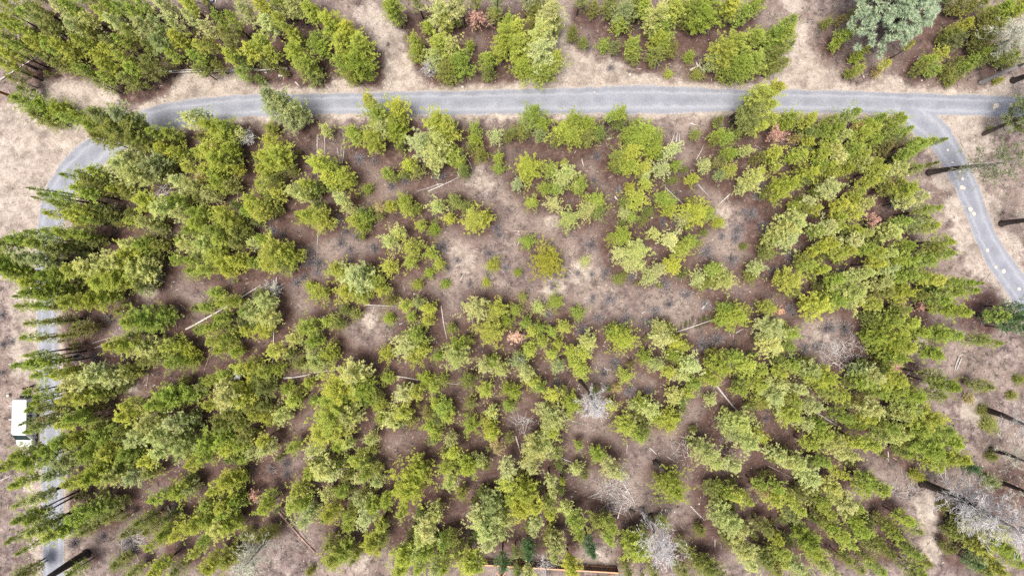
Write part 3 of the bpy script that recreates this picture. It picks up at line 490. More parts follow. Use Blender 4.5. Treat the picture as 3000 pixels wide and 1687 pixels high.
litter = np.clip(litter, 0, 1.3) * (1 - .8 * np.clip(sand, 0, 1)); sand = np.clip(sand, 0, 1.3)
Z = .07 * np.sin(X * .9 + 1.3 * np.sin(Y * .5)) * np.cos(Y * .8 + np.sin(X * .37)) + N.normal(0, .025, X.shape)
Z = (Z - .06) * np.clip((road_d - .2) / 2.2, 0, 1) - .02
ny, nx = X.shape
idx = np.arange(nx * ny).reshape(ny, nx)
quads = np.stack([idx[:-1, :-1], idx[:-1, 1:], idx[1:, 1:], idx[1:, :-1]], -1).reshape(-1, 4)
gme = mesh_np('ground', np.stack([X, Y, Z], -1).reshape(-1, 3), quads)
for nm, arr in (('litter', litter), ('sand', sand)):
    a = gme.attributes.new(nm, 'FLOAT', 'POINT'); a.data.foreach_set('value', arr.astype(np.float32).ravel())

def gz(x, y):
    i = min(max(int(round((x + 82) / .4)) + 4, 0), nx - 1); j = min(max(int(round((y + 54) / .4)) + 4, 0), ny - 1)
    return float(Z[j, i])
def gfield(F_, x, y):
    i = np.clip(np.round((x + 82) / .4).astype(int) + 4, 0, nx - 1); j = np.clip(np.round((y + 54) / .4).astype(int) + 4, 0, ny - 1)
    return F_[j, i]

m, t, b = mat('forest_floor')
tc = node(t, 'ShaderNodeTexCoord').outputs['Object']
al = node(t, 'ShaderNodeAttribute', attribute_name='litter').outputs['Fac']
asd = node(t, 'ShaderNodeAttribute', attribute_name='sand').outputs['Fac']
n1 = noise(t, .16, 5, .6, tc); n2 = noise(t, .9, 6, .7, tc); n3 = noise(t, 5.5, 5, .75, tc); n4 = noise(t, 17, 4, .8, tc)
soil = ramp(t, n2, [(.32, (.115, .084, .083)), (.45, (.205, .164, .158)), (.57, (.32, .268, .252)), (.72, (.50, .445, .405))])
soil = mixc(t, maprange(t, n1, .42, .62, 0, .55), soil, (.34, .285, .245))
lit = ramp(t, n2, [(.3, (.066, .036, .032)), (.52, (.125, .078, .068)), (.78, (.24, .18, .165))])
lf = maprange(t, maths(t, 'ADD', al, maths(t, 'MULTIPLY', maths(t, 'SUBTRACT', n2, .5), 2.0)), .18, .95, 0, .93)
snd = ramp(t, n2, [(.28, (.25, .21, .185)), (.42, (.39, .345, .305)), (.55, (.48, .43, .385)), (.74, (.58, .53, .475))])
mot = noise(t, .33, 4, .65, tc)
snd = mixc(t, 1.0, snd, ramp(t, mot, [(.36, (.66, .64, .64)), (.52, (1, 1, 1)), (.7, (1.1, 1.1, 1.1))]), 'MULTIPLY')
soil = mixc(t, 1.0, soil, ramp(t, mot, [(.36, (.74, .70, .70)), (.52, (1, 1, 1)), (.7, (1.2, 1.2, 1.2))]), 'MULTIPLY')
c = mixc(t, lf, soil, lit)
sf = maprange(t, maths(t, 'ADD', asd, maths(t, 'MULTIPLY', maths(t, 'SUBTRACT', n2, .5), 1.3)), .28, .8)
c = mixc(t, sf, c, snd)
c = mixc(t, 1.0, c, ramp(t, n3, [(.28, (.62, .60, .60)), (.5, (1, 1, 1)), (.72, (1.38, 1.36, 1.33))]), 'MULTIPLY')
c = mixc(t, 1.0, c, ramp(t, n4, [(.3, (.70, .68, .68)), (.5, (1, 1, 1)), (.7, (1.35, 1.33, 1.3))]), 'MULTIPLY')
vo = node(t, 'ShaderNodeTexVoronoi'); vo.inputs['Scale'].default_value = 1.3; t.links.new(tc, vo.inputs['Vector'])
peb = maths(t, 'MULTIPLY', maprange(t, vo.outputs['Distance'], .10, .06), maprange(t, n1, .5, .56))
c = mixc(t, maths(t, 'MULTIPLY', peb, .7), c, (.62, .54, .45))
c = mixc(t, 1.0, c, (.68, .66, .66), 'MULTIPLY')
t.links.new(c, b.inputs['Base Color']); b.inputs['Specular IOR Level'].default_value = .05; b.inputs['Roughness'].default_value = .95
bp = node(t, 'ShaderNodeBump'); bp.inputs['Strength'].default_value = .6; bp.inputs['Distance'].default_value = .06
t.links.new(n3, bp.inputs['Height']); t.links.new(bp.outputs[0], b.inputs['Normal'])
link('ground', gme, mat=m, smooth=True, kind='structure')

# ------------------------------------------------------------------ roads
m, t, b = mat('road_gravel')
tc = node(t, 'ShaderNodeTexCoord').outputs['Object']
ac = node(t, 'ShaderNodeAttribute', attribute_name='across').outputs['Fac']
n2 = noise(t, .55, 5, .6, tc); n4 = noise(t, 13, 4, .8, tc); n3 = noise(t, 3, 4, .7, tc)
c = ramp(t, n2, [(.3, (.215, .225, .26)), (.7, (.30, .315, .355))])
tr = maths(t, 'ADD', ac, maths(t, 'MULTIPLY', maths(t, 'SUBTRACT', n2, .5), .25))
c = mixc(t, ramp(t, tr, [(0, (.1,) * 3), (.15, (0,) * 3), (.25, (.55,) * 3), (.33, (.1,) * 3), (.5, (.0,) * 3), (.66, (.2,) * 3), (.76, (.65,) * 3), (.88, (.15,) * 3), (1, (.0,) * 3)]), c, (.40, .415, .45))
edge = maprange(t, maths(t, 'ADD', maths(t, 'ABSOLUTE', maths(t, 'SUBTRACT', ac, .5)), maths(t, 'MULTIPLY', maths(t, 'SUBTRACT', n3, .5), .30)), .42, .53)
c = mixc(t, edge, c, (.44, .385, .335))
c = mixc(t, 1.0, c, ramp(t, n4, [(.3, (.62, .62, .63)), (.5, (1, 1, 1)), (.72, (1.4, 1.4, 1.38))]), 'MULTIPLY')
c = mixc(t, 1.0, c, (.76, .76, .785), 'MULTIPLY')
t.links.new(c, b.inputs['Base Color']); b.inputs['Roughness'].default_value = .95; b.inputs['Specular IOR Level'].default_value = .08
bp = node(t, 'ShaderNodeBump'); bp.inputs['Strength'].default_value = .5; bp.inputs['Distance'].default_value = .03
t.links.new(n4, bp.inputs['Height']); t.links.new(bp.outputs[0], b.inputs['Normal'])
M_ROAD = m
for k, (nm, ln) in enumerate(ROADLINE.items()):
    vs, ac = [], []
    J = [R.uniform(-.16, .16) for _ in ln]; K = [R.uniform(-.16, .16) for _ in ln]
    for i, p in enumerate(ln):
        q = ln[min(i + 1, len(ln) - 1)] - ln[max(i - 1, 0)]; nrm = Vector((-q.y, q.x, 0)).normalized()
        for j in range(13):
            s = j / 12
            off = (s - .5) * 2 * p.z + (J[i] if j == 12 else K[i] if j == 0 else 0)
            crown = .05 * (1 - (2 * s - 1) ** 2)
            vs.append((p.x + nrm.x * off, p.y + nrm.y * off, .006 + crown + (.0 if k == 0 else .004))); ac.append(s)
    n = len(ln)
    fs = [(i * 13 + j, (i + 1) * 13 + j, (i + 1) * 13 + j + 1, i * 13 + j + 1) for i in range(n - 1) for j in range(12)]
    me = bpy.data.meshes.new(nm); me.from_pydata(vs, [], fs); me.update()
    a = me.attributes.new('across', 'FLOAT', 'POINT'); a.data.foreach_set('value', ac)
    o = link(nm, me, mat=M_ROAD, smooth=True, kind='structure')

# ------------------------------------------------------------------ ground cover (stuff)
def scatter(n, xr=74, yr=45): return N.uniform(-xr, xr, n), N.uniform(-yr, yr, n)
def zfield(x, y): return gfield(Z, x, y)
# dry grass blades
x, y = scatter(60000)
rd = gfield(road_d, x, y); sn = gfield(sand, x, y); li = gfield(litter, x, y)
clump = .5 + .5 * np.sin(x * .7 + 2 * np.sin(y * .31)) * np.cos(y * .6 + np.sin(x * .23))
k = (rd > .35) & (N.random(len(x)) < (.35 + .5 * clump) * (1 - .55 * np.clip(li, 0, 1)) * (1 - .6 * np.clip(sn, 0, 1)))
x, y = x[k], y[k]; n = len(x); nb = 6
P = np.repeat(np.stack([x, y, zfield(x, y) - .02], 1), nb, 0) + np.concatenate([N.normal(0, .10, (n * nb, 2)), np.zeros((n * nb, 1))], 1)
D = unit(np.concatenate([N.normal(0, .75, (n * nb, 2)), N.uniform(.25, 1, (n * nb, 1))], 1))
v, f = leaves(P, D, unit(np.cross(D, N.normal(0, 1, D.shape))), N.uniform(.12, .34, n * nb), N.uniform(.01, .024, n * nb))
m, t, b = mat('dry_grass')
g = node(t, 'ShaderNodeNewGeometry')
t.links.new(ramp(t, g.outputs['Random Per Island'], [(0, (.08, .06, .055)), (.4, (.17, .135, .115)), (.8, (.28, .235, .19)), (1, (.40, .35, .28))]), b.inputs['Base Color'])
b.inputs['Specular IOR Level'].default_value = .05
link('dry_grass', mesh_np('dry_grass', v, f), mat=m, kind='stuff', label='thin dry grass and straw over the forest floor')
# needle litter and twigs
x, y = scatter(42000); rd = gfield(road_d, x, y); k = (rd > .5) & (gfield(sand, x, y) < .75); x, y = x[k], y[k]; n = len(x)
a = N.uniform(0, 6.28, n); D = np.stack([np.cos(a), np.sin(a), N.normal(0, .06, n)], 1)
v, f = leaves(np.stack([x, y, zfield(x, y) + .05], 1), D, np.stack([-np.sin(a), np.cos(a), 0 * a], 1), N.gamma(2.2, .16, n) + .1, N.uniform(.010, .026, n))
m, t, b = mat('twig_litter'); g = node(t, 'ShaderNodeNewGeometry')
t.links.new(ramp(t, g.outputs['Random Per Island'], [(0, (.04, .027, .024)), (.45, (.11, .08, .07)), (.8, (.26, .23, .215)), (1, (.58, .55, .52))]), b.inputs['Base Color'])
link('twig_litter', mesh_np('twig_litter', v, f), mat=m, kind='stuff', label='fallen twigs and bark scattered between the pines')
# low brush: small leafless sprigs
def brush_np(rng, Rm, ns, wd=.011):
    az = rng.uniform(0, 6.28, ns); el = np.radians(rng.uniform(12, 80, ns)); L = Rm * rng.uniform(.55, 1.15, ns)
    d0 = np.stack([np.cos(az) * np.cos(el), np.sin(az) * np.cos(el), np.sin(el)], 1)
    p0 = rng.normal(0, .07 * Rm, (ns, 3)) * [1, 1, 0]
    V, Q = [], []
    for s0, s1 in ((0, .55), (.5, 1)):
        d = unit(d0 + rng.normal(0, .16, d0.shape)); pp = p0 + d0 * (L * s0)[:, None]
        V.append((pp, d, L * (s1 - s0)))
    for _ in range(3):
        s = rng.uniform(.35, .95, ns); d = unit(d0 + rng.normal(0, .45, d0.shape)); V.append((p0 + d0 * (L * s)[:, None], d, L * rng.uniform(.18, .42, ns)))
    p = np.concatenate([q[0] for q in V]); dd = np.concatenate([q[1] for q in V]); ll = np.concatenate([q[2] for q in V])
    return leaves(p, dd, unit(np.cross(dd, rng.normal(0, 1, dd.shape))), ll, wd * rng.uniform(.7, 1.5, len(p)))
vs, fs, o = [], [], 0
x, y = scatter(8000)
for xx, yy in zip(x, y):
    if gfield(road_d, xx, yy) < .9 or gfield(sand, xx, yy) > .45: continue
    v, f = brush_np(N, N.gamma(3, .13) + .12, 14, .013)
    vs.append(v + [xx, yy, gz(xx, yy)]); fs.append(f + o); o += len(v)
m, t, b = mat('low_brush'); g = node(t, 'ShaderNodeNewGeometry')
t.links.new(ramp(t, g.outputs['Random Per Island'], [(0, (.05, .043, .047)), (.5, (.115, .10, .106)), (.82, (.27, .25, .245)), (1, (.24, .24, .12))]), b.inputs['Base Color'])
link('low_brush', mesh_np('low_brush', np.concatenate(vs), np.concatenate(fs)), mat=m, kind='stuff', label='low grey brush growing between the pines')
# small stones
x, y = scatter(1500); rd = gfield(road_d, x, y); k = (rd > -.6) & ((rd < 3) | (N.random(len(x)) < .25)) & ((rd > .1) | (N.random(len(x)) < .12)); x, y = x[k], y[k]
ico = bmesh.new(); bmesh.ops.create_icosphere(ico, subdivisions=1, radius=1); iv = np.array([q.co[:] for q in ico.verts]); ifc = np.array([[q.index for q in fc.verts] for fc in ico.faces]); ico.free()
vs, fs, o = [], [], 0
for xx, yy in zip(x, y):
    s = N.gamma(2.5, .028) + .03
    vs.append(iv * (1 + N.normal(0, .16, iv.shape)) * [s, s * N.uniform(.6, 1), s * .55] + [xx, yy, max(gz(xx, yy), .0 if gfield(road_d, xx, yy) < 0 else -9) + s * .2]); fs.append(ifc + o); o += len(iv)
link('loose_stones', mesh_np('loose_stones', np.concatenate(vs), np.concatenate(fs)), mat=M_STONE, kind='stuff', label='small pale stones strewn along the verges')

# ------------------------------------------------------------------ pines
CLS = [(.09, 12, .58, 70), (.14, 10, .47, 72), (.21, 8, .26, 80), (.32, 6.5, .13, 90), (.50, 5, .06, 110)]
protos, thin = [], []
for ratio, Hm, cb, nb in CLS:
    pv, tv = [], []
    for k in range(4 if ratio < .4 else 3):
        rng = np.random.default_rng(int(ratio * 1000) + k * 17)
        Rm = ratio * Hm
        (v, f), lim = crown_np(rng, Rm, Hm, cb, nb, 13, 14, .185, .026, sparse=(.9, .8, .95, .7)[k] * (.62 if ratio < .12 else .78 if ratio < .18 else 1))
        tb = trunk_mb(Hm, .011 * Hm + .02, 6, .10, lim, random.Random(k))
        tme = bpy.data.meshes.new('pine_trunk'); tme.from_pydata(tb.v, [], tb.f); tme.materials.append(M_BARK); tme.update()
        cme = mesh_np('pine_crown', v, f); cme.materials.append(M_NEEDLE)
        pv.append((Rm, Hm, cme, tme))
        (v2, f2), _ = crown_np(rng, Rm, Hm, cb, int(nb * .8), 10, 8, .22, .036, sparse=(.9, .8, .95, .7)[k] * (.62 if ratio < .12 else .78 if ratio < .18 else 1))
        tv.append((Rm, Hm, v2, f2))
    protos.append(pv); thin.append(tv)

def pick(t):
    q = t['R'] / t['h']
    i = min(range(len(CLS)), key=lambda i: abs(math.log(CLS[i][0] / q)))
    return i, R.randrange(len(protos[i]))

def pine(t, name, cat, label, group):
    i, k = pick(t); Rm, Hm, cme, tme = protos[i][k]
    o = empty(name, (t['base'].x, t['base'].y, gz(t['base'].x, t['base'].y) - .05), label=label, cat=cat, group=group)
    o.rotation_euler = (t['tilt'][0], t['tilt'][1], t['rz'])
    sx = t['R'] / Rm; o.scale = (sx, sx, t['h'] / Hm)
    c = link('crown', cme, o); c.color = (*t['col'], 1)
    link('trunk', tme, o)
    return o

# landmarks that a label can point from
LAND = [('white van', 60, 1240), ('orange-brown pole', 15, 275), ('pale rail fence', 640, 210), ('pink dead pine', 1397, 50), ('blue-green ponderosa', 2660, 20), ('road junction', 2680, 330),
    ('roadside grey snag', 2850, 470), ('brown board fence', 1615, 1655), ('white-topped snag', 1950, 1620), ('long slanting log', 650, 905), ('long upright log', 805, 940), ('peach dead sapling', 1510, 988),
    ('fallen green pine', 2040, 955), ('brush pile', 1820, 1445), ('reddish fallen log', 870, 1557), ('white bare pine', 1752, 1195), ('huge bleached snag', 2850, 1490), ('thick black trunk', 200, 1655),
    ('white branch heap', 2470, 1035), ('long white stick', 1300, 540), ('curved thin log', 1367, 473), ('thin brown log', 1562, 678), ('pale block', 2126, 565), ('black stump', 2155, 360), ('forked dead branch', 2035, 192),
    ('sandy side track', 2340, 120), ('dusty pink sapling', 2570, 640), ('lavender dead shrub', 1262, 200), ('curve of the gravel road', 215, 470), ('paired grey logs', 2803, 1066), ('slanting grey log', 2136, 1173),
    ('twin thin sticks', 1690, 1238), ('long thin log', 1252, 1112), ('short white log', 500, 1493), ('bundle of thin poles', 310, 1003), ('cluster of bare poles', 1000, 455), ('tall pale pole', 418, 592), ('grey dead bush', 800, 850),
    ('grey-crowned snag', 720, 1650), ('curve of the side road', 2850, 600), ('grassy track', 1150, 130), ('leaning grey log', 120, 165), ('lone brown log', 2418, 1226), ('short leaning log', 608, 1055), ('slim tan log', 2304, 1389),
    ('standing white pole', 1301, 943), ('golden round pine', 1608, 765), ('black-trunked snag', 2884, 1199), ('charred leaning trunk', 2904, 1317), ('white log by the needles', 870, 1100)]
OCT = ['to the right of', 'above and right of', 'above', 'above and left of', 'to the left of', 'below and left of', 'below', 'below and right of']
ORD = ['nearest', 'second', 'third', 'fourth', 'fifth', 'sixth', 'seventh', 'eighth', 'ninth']

def shape_word(t):
    q = t['R'] / t['h']
    if t['R'] > 1.75: return 'broad'
    if t['h'] > 9 and q < .17: return 'tall slim'
    if t['R'] < .95: return 'slim'
    return 'mid-sized'
def octant(px, py, L):
    return int(round(math.atan2(L[2] - py, px - L[1]) / (math.pi / 4))) % 8
def make_labels(items, pool, describe, used):
    keyed = {}
    for it in pool: keyed.setdefault(describe(it), []).append(it)
    for it in items:
        kd = describe(it); best = None
        for L in LAND:
            dist = math.hypot(it['px'] - L[1], it['py'] - L[2])
            if dist > 800 or dist < 6: continue
            oc = octant(it['px'], it['py'], L)
            rank = sum(1 for o in keyed[kd] if o is not it and octant(o['px'], o['py'], L) == oc and math.hypot(o['px'] - L[1], o['py'] - L[2]) < dist)
            if rank >= len(ORD): continue
            sc = dist * (1 + .8 * rank)
            lab = f"{ORD[rank]} {kd} {OCT[oc]} the {L[0]}"
            if lab in used or len(lab.replace('-', ' ').split()) > 16: continue
            if best is None or sc < best[0]: best = (sc, lab)
        it['label'] = best[1]; used.add(best[1])
USED = set()
desc = lambda t: f"{shape_word(t)} {HUE_NAME[t['hue']]} pine"
make_labels(singles, bigs, desc, USED)
make_labels(saplings, saplings, lambda t: f"small {HUE_NAME[t['hue']]} sapling", USED)
for t in singles:
    if abs(t['px'] - 1608) < 12 and abs(t['py'] - 765) < 12: t['col'] = (.50, .49, .10); t['label'] = 'round golden olive pine standing alone in the middle clearing'
    pine(t, 'pine_tree', 'pine', t['label'], 'pines of the young forest')
for t in saplings: pine(t, 'pine_sapling', 'sapling', t['label'], 'low saplings between the pines')

# the other pines, past the 300 largest: one mass
vs, fs, cs, o = [], [], [], 0
tv, tf, to = [], [], 0
for t in rest:
    if t['px'] == 0 and gfield(road_d, t['base'].x, t['base'].y) < 1.2: continue
    i, k = pick(t); Rm, Hm, v, f = thin[i][k]
    sx = t['R'] / Rm; c, s = math.cos(t['rz']), math.sin(t['rz'])
    q = v * [sx, sx, t['h'] / Hm]
    q = np.stack([q[:, 0] * c - q[:, 1] * s, q[:, 0] * s + q[:, 1] * c, q[:, 2]], 1)
    q[:, 0] += q[:, 2] * t['tilt'][1]; q[:, 1] -= q[:, 2] * t['tilt'][0]
    b3 = np.array([t['base'].x, t['base'].y, gz(t['base'].x, t['base'].y) - .05])
    vs.append(q + b3); fs.append(f + o); o += len(v)
    cs.append(np.tile(np.array([*t['col'], 1.0], np.float32), (len(v), 1)))
    mb = MB().tube([(0, 0, 0), (0, 0, t['h'] * .5), (t['tilt'][1] * t['h'], -t['tilt'][0] * t['h'], t['h'] * .95)], [.012 * t['h'] + .02, .008 * t['h'], .012], 5)
    tv.append(np.array(mb.v) + b3); tf += [tuple(a + to for a in fc) for fc in mb.f if len(fc) == 4]; to += len(mb.v)
nf = sum(len(f) for f in fs)
me = mesh_np('young_pines', np.concatenate(vs + tv), np.concatenate(fs + [np.array(tf) + o]))
a = me.attributes.new('tint', 'FLOAT_COLOR', 'POINT')
a.data.foreach_set('color', np.concatenate(cs + [np.tile(np.array([[.07, .055, .05, 1]], np.float32), (to, 1))]).ravel())
ob = link('young_pines', me, mat=M_THICKET, kind='stuff', label='crowded smaller young pines filling the stand between the larger ones')
me.materials.append(M_BARK)
mi = np.zeros(len(me.polygons), np.int32); mi[nf:] = 1; me.polygons.foreach_set('material_index', mi)

# ponderosa: long tufted blue-green needles
rng = np.random.default_rng(91)
o = empty('ponderosa_pine', wp(2610, 95), label='broad blue-green ponderosa with big needle tufts at the top edge', cat='pine')
b = o.location.copy(); b.z = gz(b.x, b.y); o.location = b
topc = wp(2655, -14, 11)
off = Vector((topc.x - b.x, topc.y - b.y, 0))
nb = 330; az = rng.uniform(0, 6.28, nb); rr = np.sqrt(rng.random(nb)) * 4.4
P = np.stack([off.x + np.cos(az) * rr, off.y + np.sin(az) * rr, 13.2 - (rr / 4.4) ** 2 * 5.5 + rng.normal(0, .7, nb)], 1)
low = rng.random(nb) < .25; P[low, 2] -= rng.uniform(1, 4, low.sum())
nl = 120
d = unit(rng.normal(0, 1, (nb, nl, 3)) + [0, 0, .55] + np.stack([np.cos(az), np.sin(az), 0 * az], 1)[:, None, :] * .5)
sz = rng.uniform(.40, .60, nb)
p = P[:, None, :] + d * .04; mm = nb * nl
v, f = leaves(p.reshape(mm, 3), d.reshape(mm, 3), unit(np.cross(d.reshape(mm, 3), rng.normal(0, 1, (mm, 3)))), np.repeat(sz, nl) * rng.uniform(.7, 1.15, mm), np.full(mm, .034))
cme = mesh_np('ponderosa_crown', v, f); c = link('crown', cme, o, mat=M_NEEDLE); c.color = (.56, .66, .49, 1)
mb = MB().tube([(0, 0, 0), (off.x * .4, off.y * .4, 6), (off.x, off.y, 12.5)], [.38, .27, .05], 8)
for i in range(nb): mb.tube([(off.x * min(1, P[i, 2] / 13), off.y * min(1, P[i, 2] / 13), P[i, 2] - rr[i] * .25 - .3), tuple(P[i])], [.05, .02], 4, False)
mb.build('trunk', M_BARK, o, smooth=True)

# ------------------------------------------------------------------ shrubs
sh = []
for ox, oy, sc, txt in SHRUBS:
    for e in txt.split(';'):
        x, y, r = (float(q) for q in e.split())
        sh.append(dict(px=x / sc + ox, py=y / sc + oy, r=r / sc / PPM))
sp = []
for k in range(4):
    v, f = brush_np(np.random.default_rng(k + 50), 1.0, 120, .014); me = mesh_np('shrub', v, f); me.materials.append(M_SHRUB); sp.append(me)
make_labels(sh, sh, lambda t: ('wide' if t['r'] > .85 else 'small' if t['r'] < .62 else 'bushy') + ' grey leafless shrub', USED)
for i, t in enumerate(sh):
    p = wp(t['px'], t['py']); p.z = gz(p.x, p.y)
    o = link('dry_shrub', sp[i % 4], loc=p, label=t['label'], cat='shrub', group='dry grey shrubs on the forest floor')
    o.scale = (t['r'] * R.uniform(.9, 1.25), t['r'] * R.uniform(.9, 1.25), t['r'] * R.uniform(.7, 1.4)); o.rotation_euler.z = R.uniform(0, 6.28)

# ------------------------------------------------------------------ fallen logs
lg = []
TONE = dict(w=(M_WHITEWOOD, 'bleached'), g=(M_GREYWOOD, 'grey'), t=(M_TANWOOD, 'tan'), r=(M_REDWOOD, 'reddish'), k=(M_CHAR, 'blackened'))
for e in LOGS.split(';'):
    e = e.split(); x0, y0, x1, y1, dm = (float(q) for q in e[:5])
    lg.append(dict(px=(x0 + x1) / 2, py=(y0 + y1) / 2, a=(x0, y0), b=(x1, y1), d=dm, tone=e[5], L=math.hypot(x1 - x0, y1 - y0) / PPM))
make_labels(lg, lg, lambda t: ('long ' if t['L'] > 4 else 'short ' if t['L'] < 1.6 else 'mid-length ') + ('thick ' if t['d'] > .19 else 'thin ') + TONE[t['tone']][1] + ' fallen log', USED)
for t in lg:
    a, b = wp(*t['a']), wp(*t['b']); n = max(3, int(t['L'] / 1.2))
    sd = (b - a).cross(Vector((0, 0, 1))).normalized(); bow = R.uniform(-.03, .03) * t['L']
    pts, rad = [], []
    for i in range(n + 1):
        q = i / n; p = a.lerp(b, q) + sd * (bow * math.sin(q * math.pi) + R.uniform(-.02, .02))
        r = t['d'] / 2 * (1 - .55 * q); pts.append(Vector((p.x - a.x, p.y - a.y, gz(p.x, p.y) + r + .06))); rad.append(r)
    mb = MB().tube(pts, rad, 7)
    if t['L'] > 2:
        for i in range(int(t['L'] * 1.6)):
            q = R.uniform(.25, 1); j = min(int(q * n), n - 1); p = pts[j].lerp(pts[j + 1], q * n - j)
            an = R.uniform(0, 6.28); l2 = R.uniform(.12, .5)
            mb.tube([p, p + (sd * math.cos(an) + Vector((0, 0, 1)) * abs(math.sin(an)) + (b - a).normalized() * .5) * l2], [t['d'] * .10, .006], 4, False)
    mb.build('fallen_log', TONE[t['tone']][0], loc=(a.x, a.y, 0), smooth=True, label=t['label'], cat='log', group='fallen logs and poles on the forest floor')

# forked and curved dead branches
def branch_thing(name, label, polys, mt, rad=.07, cat='branch'):
    a0 = wp(*polys[0][0]); mb = MB()
    for pl in polys:
        pts = [wp(*p) - Vector((a0.x, a0.y, 0)) for p in pl]
        pts = [Vector((p.x, p.y, gz(p.x + a0.x, p.y + a0.y) + rad + .05 + .05 * (i % 2))) for i, p in enumerate(pts)]
        mb.tube(pts, [rad * (1 - .75 * i / max(1, len(pts) - 1)) for i in range(len(pts))], 6)
    return mb.build(name, mt, loc=(a0.x, a0.y, 0), smooth=True, label=label, cat=cat)
branch_thing('dead_branch', 'forked pale dead branch beside the crossroad pines above the road', [[(2062, 215), (2050, 197), (2047, 175)], [(2020, 208), (2036, 199), (2050, 196)], [(2045, 195), (2038, 183)]], M_WHITEWOOD, .16)
branch_thing('dead_branch', 'curved thin bleached bough arching over the bare soil', [[(1347, 440), (1360, 456), (1375, 474), (1388, 506)], [(1351, 446), (1353, 462)]], M_WHITEWOOD, .07)
branch_thing('dead_branch', 'bleached forked bough at the left end of the long white stick', [[(1347, 518), (1340, 505), (1350, 497)], [(1300, 540), (1285, 540), (1262, 549), (1218, 562)], [(1285, 545), (1278, 532)]], M_WHITEWOOD, .07)
branch_thing('dead_branch', 'white twisted root by the dark shrub in the small clearing', [[(1770, 1085), (1776, 1078), (1788, 1082)], [(1776, 1078), (1780, 1092), (1777, 1100)], [(1768, 1076), (1779, 1083), (1790, 1081)]], M_WHITEWOOD, .06)
branch_thing('dead_branch', 'grey crooked bough standing over the right end of the road', [[(2935, 205), (2938, 190), (2950, 150)], [(2925, 202), (2938, 208), (2930, 214)]], M_WHITEWOOD, .08)

# heaps of twigs: white branch heap and brush pile
def heap(name, label, px, py, r, n, mt, cat, L=(.5, 1.6)):
    c = wp(px, py); mb = MB()
    for i in range(n):
        a = R.uniform(0, 6.28); q = r * math.sqrt(R.random()); l = R.uniform(*L); b = R.uniform(0, 6.28)
        p = Vector((math.cos(a) * q, math.sin(a) * q, gz(c.x, c.y) + .08 + R.random() * .35 * (1 - q / r)))
        e = p + Vector((math.cos(b), math.sin(b), R.uniform(-.05, .25))) * l; mid = p.lerp(e, .5) + Vector((R.uniform(-.08, .08), R.uniform(-.08, .08), .02))
        mb.tube([p, mid, e], [R.uniform(.012, .03), .016, .006], 4, False)
    return mb.build(name, mt, loc=(c.x, c.y, 0), label=label, cat=cat)
heap('branch_heap', 'heap of bleached white branches in the right-hand grey clearing', 2482, 1035, 2.0, 110, M_DEADTWIG, 'branch heap')
heap('branch_heap', 'sparser white branch heap below the two grey shrubs', 2425, 1030, 1.5, 45, M_DEADTWIG, 'branch heap')
heap('brush_pile', 'pile of thin bleached sticks under crossed pale poles', 1812, 1445, 2.6, 150, M_DEADTWIG, 'brush pile')
heap('branch_heap', 'white fan of sticks at the foot of a big left-hand pine', 482, 556, .7, 30, M_DEADTWIG, 'branch heap')
heap('branch_heap', 'grey tangle of dead branches on the bare soil lower left', 386, 1585, 1.5, 80, M_DEADTWIG, 'branch heap')
heap('branch_heap', 'chips and white sticks round the pale block by the track', 2110, 1322, 2.0, 50, M_DEADTWIG, 'branch heap', (.3, .9))
heap('branch_heap', 'litter of white wood chips among the central grey shrubs', 2015, 880, 3.4, 60, M_DEADTWIG, 'branch heap', (.15, .5))
heap('branch_heap', 'white crooked limbs lying left of the bleached giant', 2650, 1430, 1.6, 45, M_DEADTWIG, 'branch heap', (.5, 1.5))
heap('branch_heap', 'small nest of pale twigs among lower middle pines', 1531, 1245, 1.1, 40, M_DEADTWIG, 'branch heap')
heap('branch_heap', 'loops of bare vine-like twigs on the brown soil near black trunk', 2004, 1312, 1.5, 40, M_DEADTWIG, 'branch heap')
heap('branch_heap', 'white scraps of wood on the far left verge', 15, 1400, 1.2, 25, M_DEADTWIG, 'branch heap', (.2, .6))

# fallen green pine: pale stem with ribs of still-green boughs
a, b2 = wp(1979, 973), wp(2097, 933); o = empty('fallen_pine', (a.x, a.y, gz(a.x, a.y)), label='toppled slim pine with green ribs along its pale stem', cat='fallen pine')
dv = b2 - a; MB().tube([(0, 0, .15), tuple(dv * .5 + Vector((0, 0, .2))), tuple(dv + Vector((0, 0, .2)))], [.09, .065, .03], 6).build('stem', M_WHITEWOOD, o, smooth=True)
L = dv.length; dn = dv.normalized(); sn = Vector((-dn.y, dn.x, 0)); pp, dd = [], []
mbr = MB()
for i in range(46):
    q = R.uniform(.1, 1); s = 1 if R.random() < .8 else -.5; l = R.uniform(.5, 1.0) * s
    p0 = dv * q + Vector((0, 0, .2)); e = p0 + (sn * l + dn * .35 + Vector((0, 0, R.uniform(.0, .3))))
    mbr.tube([p0, e], [.014, .006], 3, False)
    for j in range(26):
        p = p0.lerp(e, R.uniform(.3, 1)); pp.append(p); dd.append((sn * l + dn * .5 + Vector((R.gauss(0, .5), R.gauss(0, .5), R.gauss(0, .5)))).normalized())
mbr.build('bough', M_BARK, o)
pp, dd = np.array(pp), np.array(dd)
v, f = leaves(pp, dd, unit(np.cross(dd, N.normal(0, 1, dd.shape))), N.uniform(.08, .17, len(pp)), np.full(len(pp), .02))
c = link('needles', mesh_np('needles', v, f), o, mat=M_NEEDLE); c.color = (.17, .21, .05, 1)

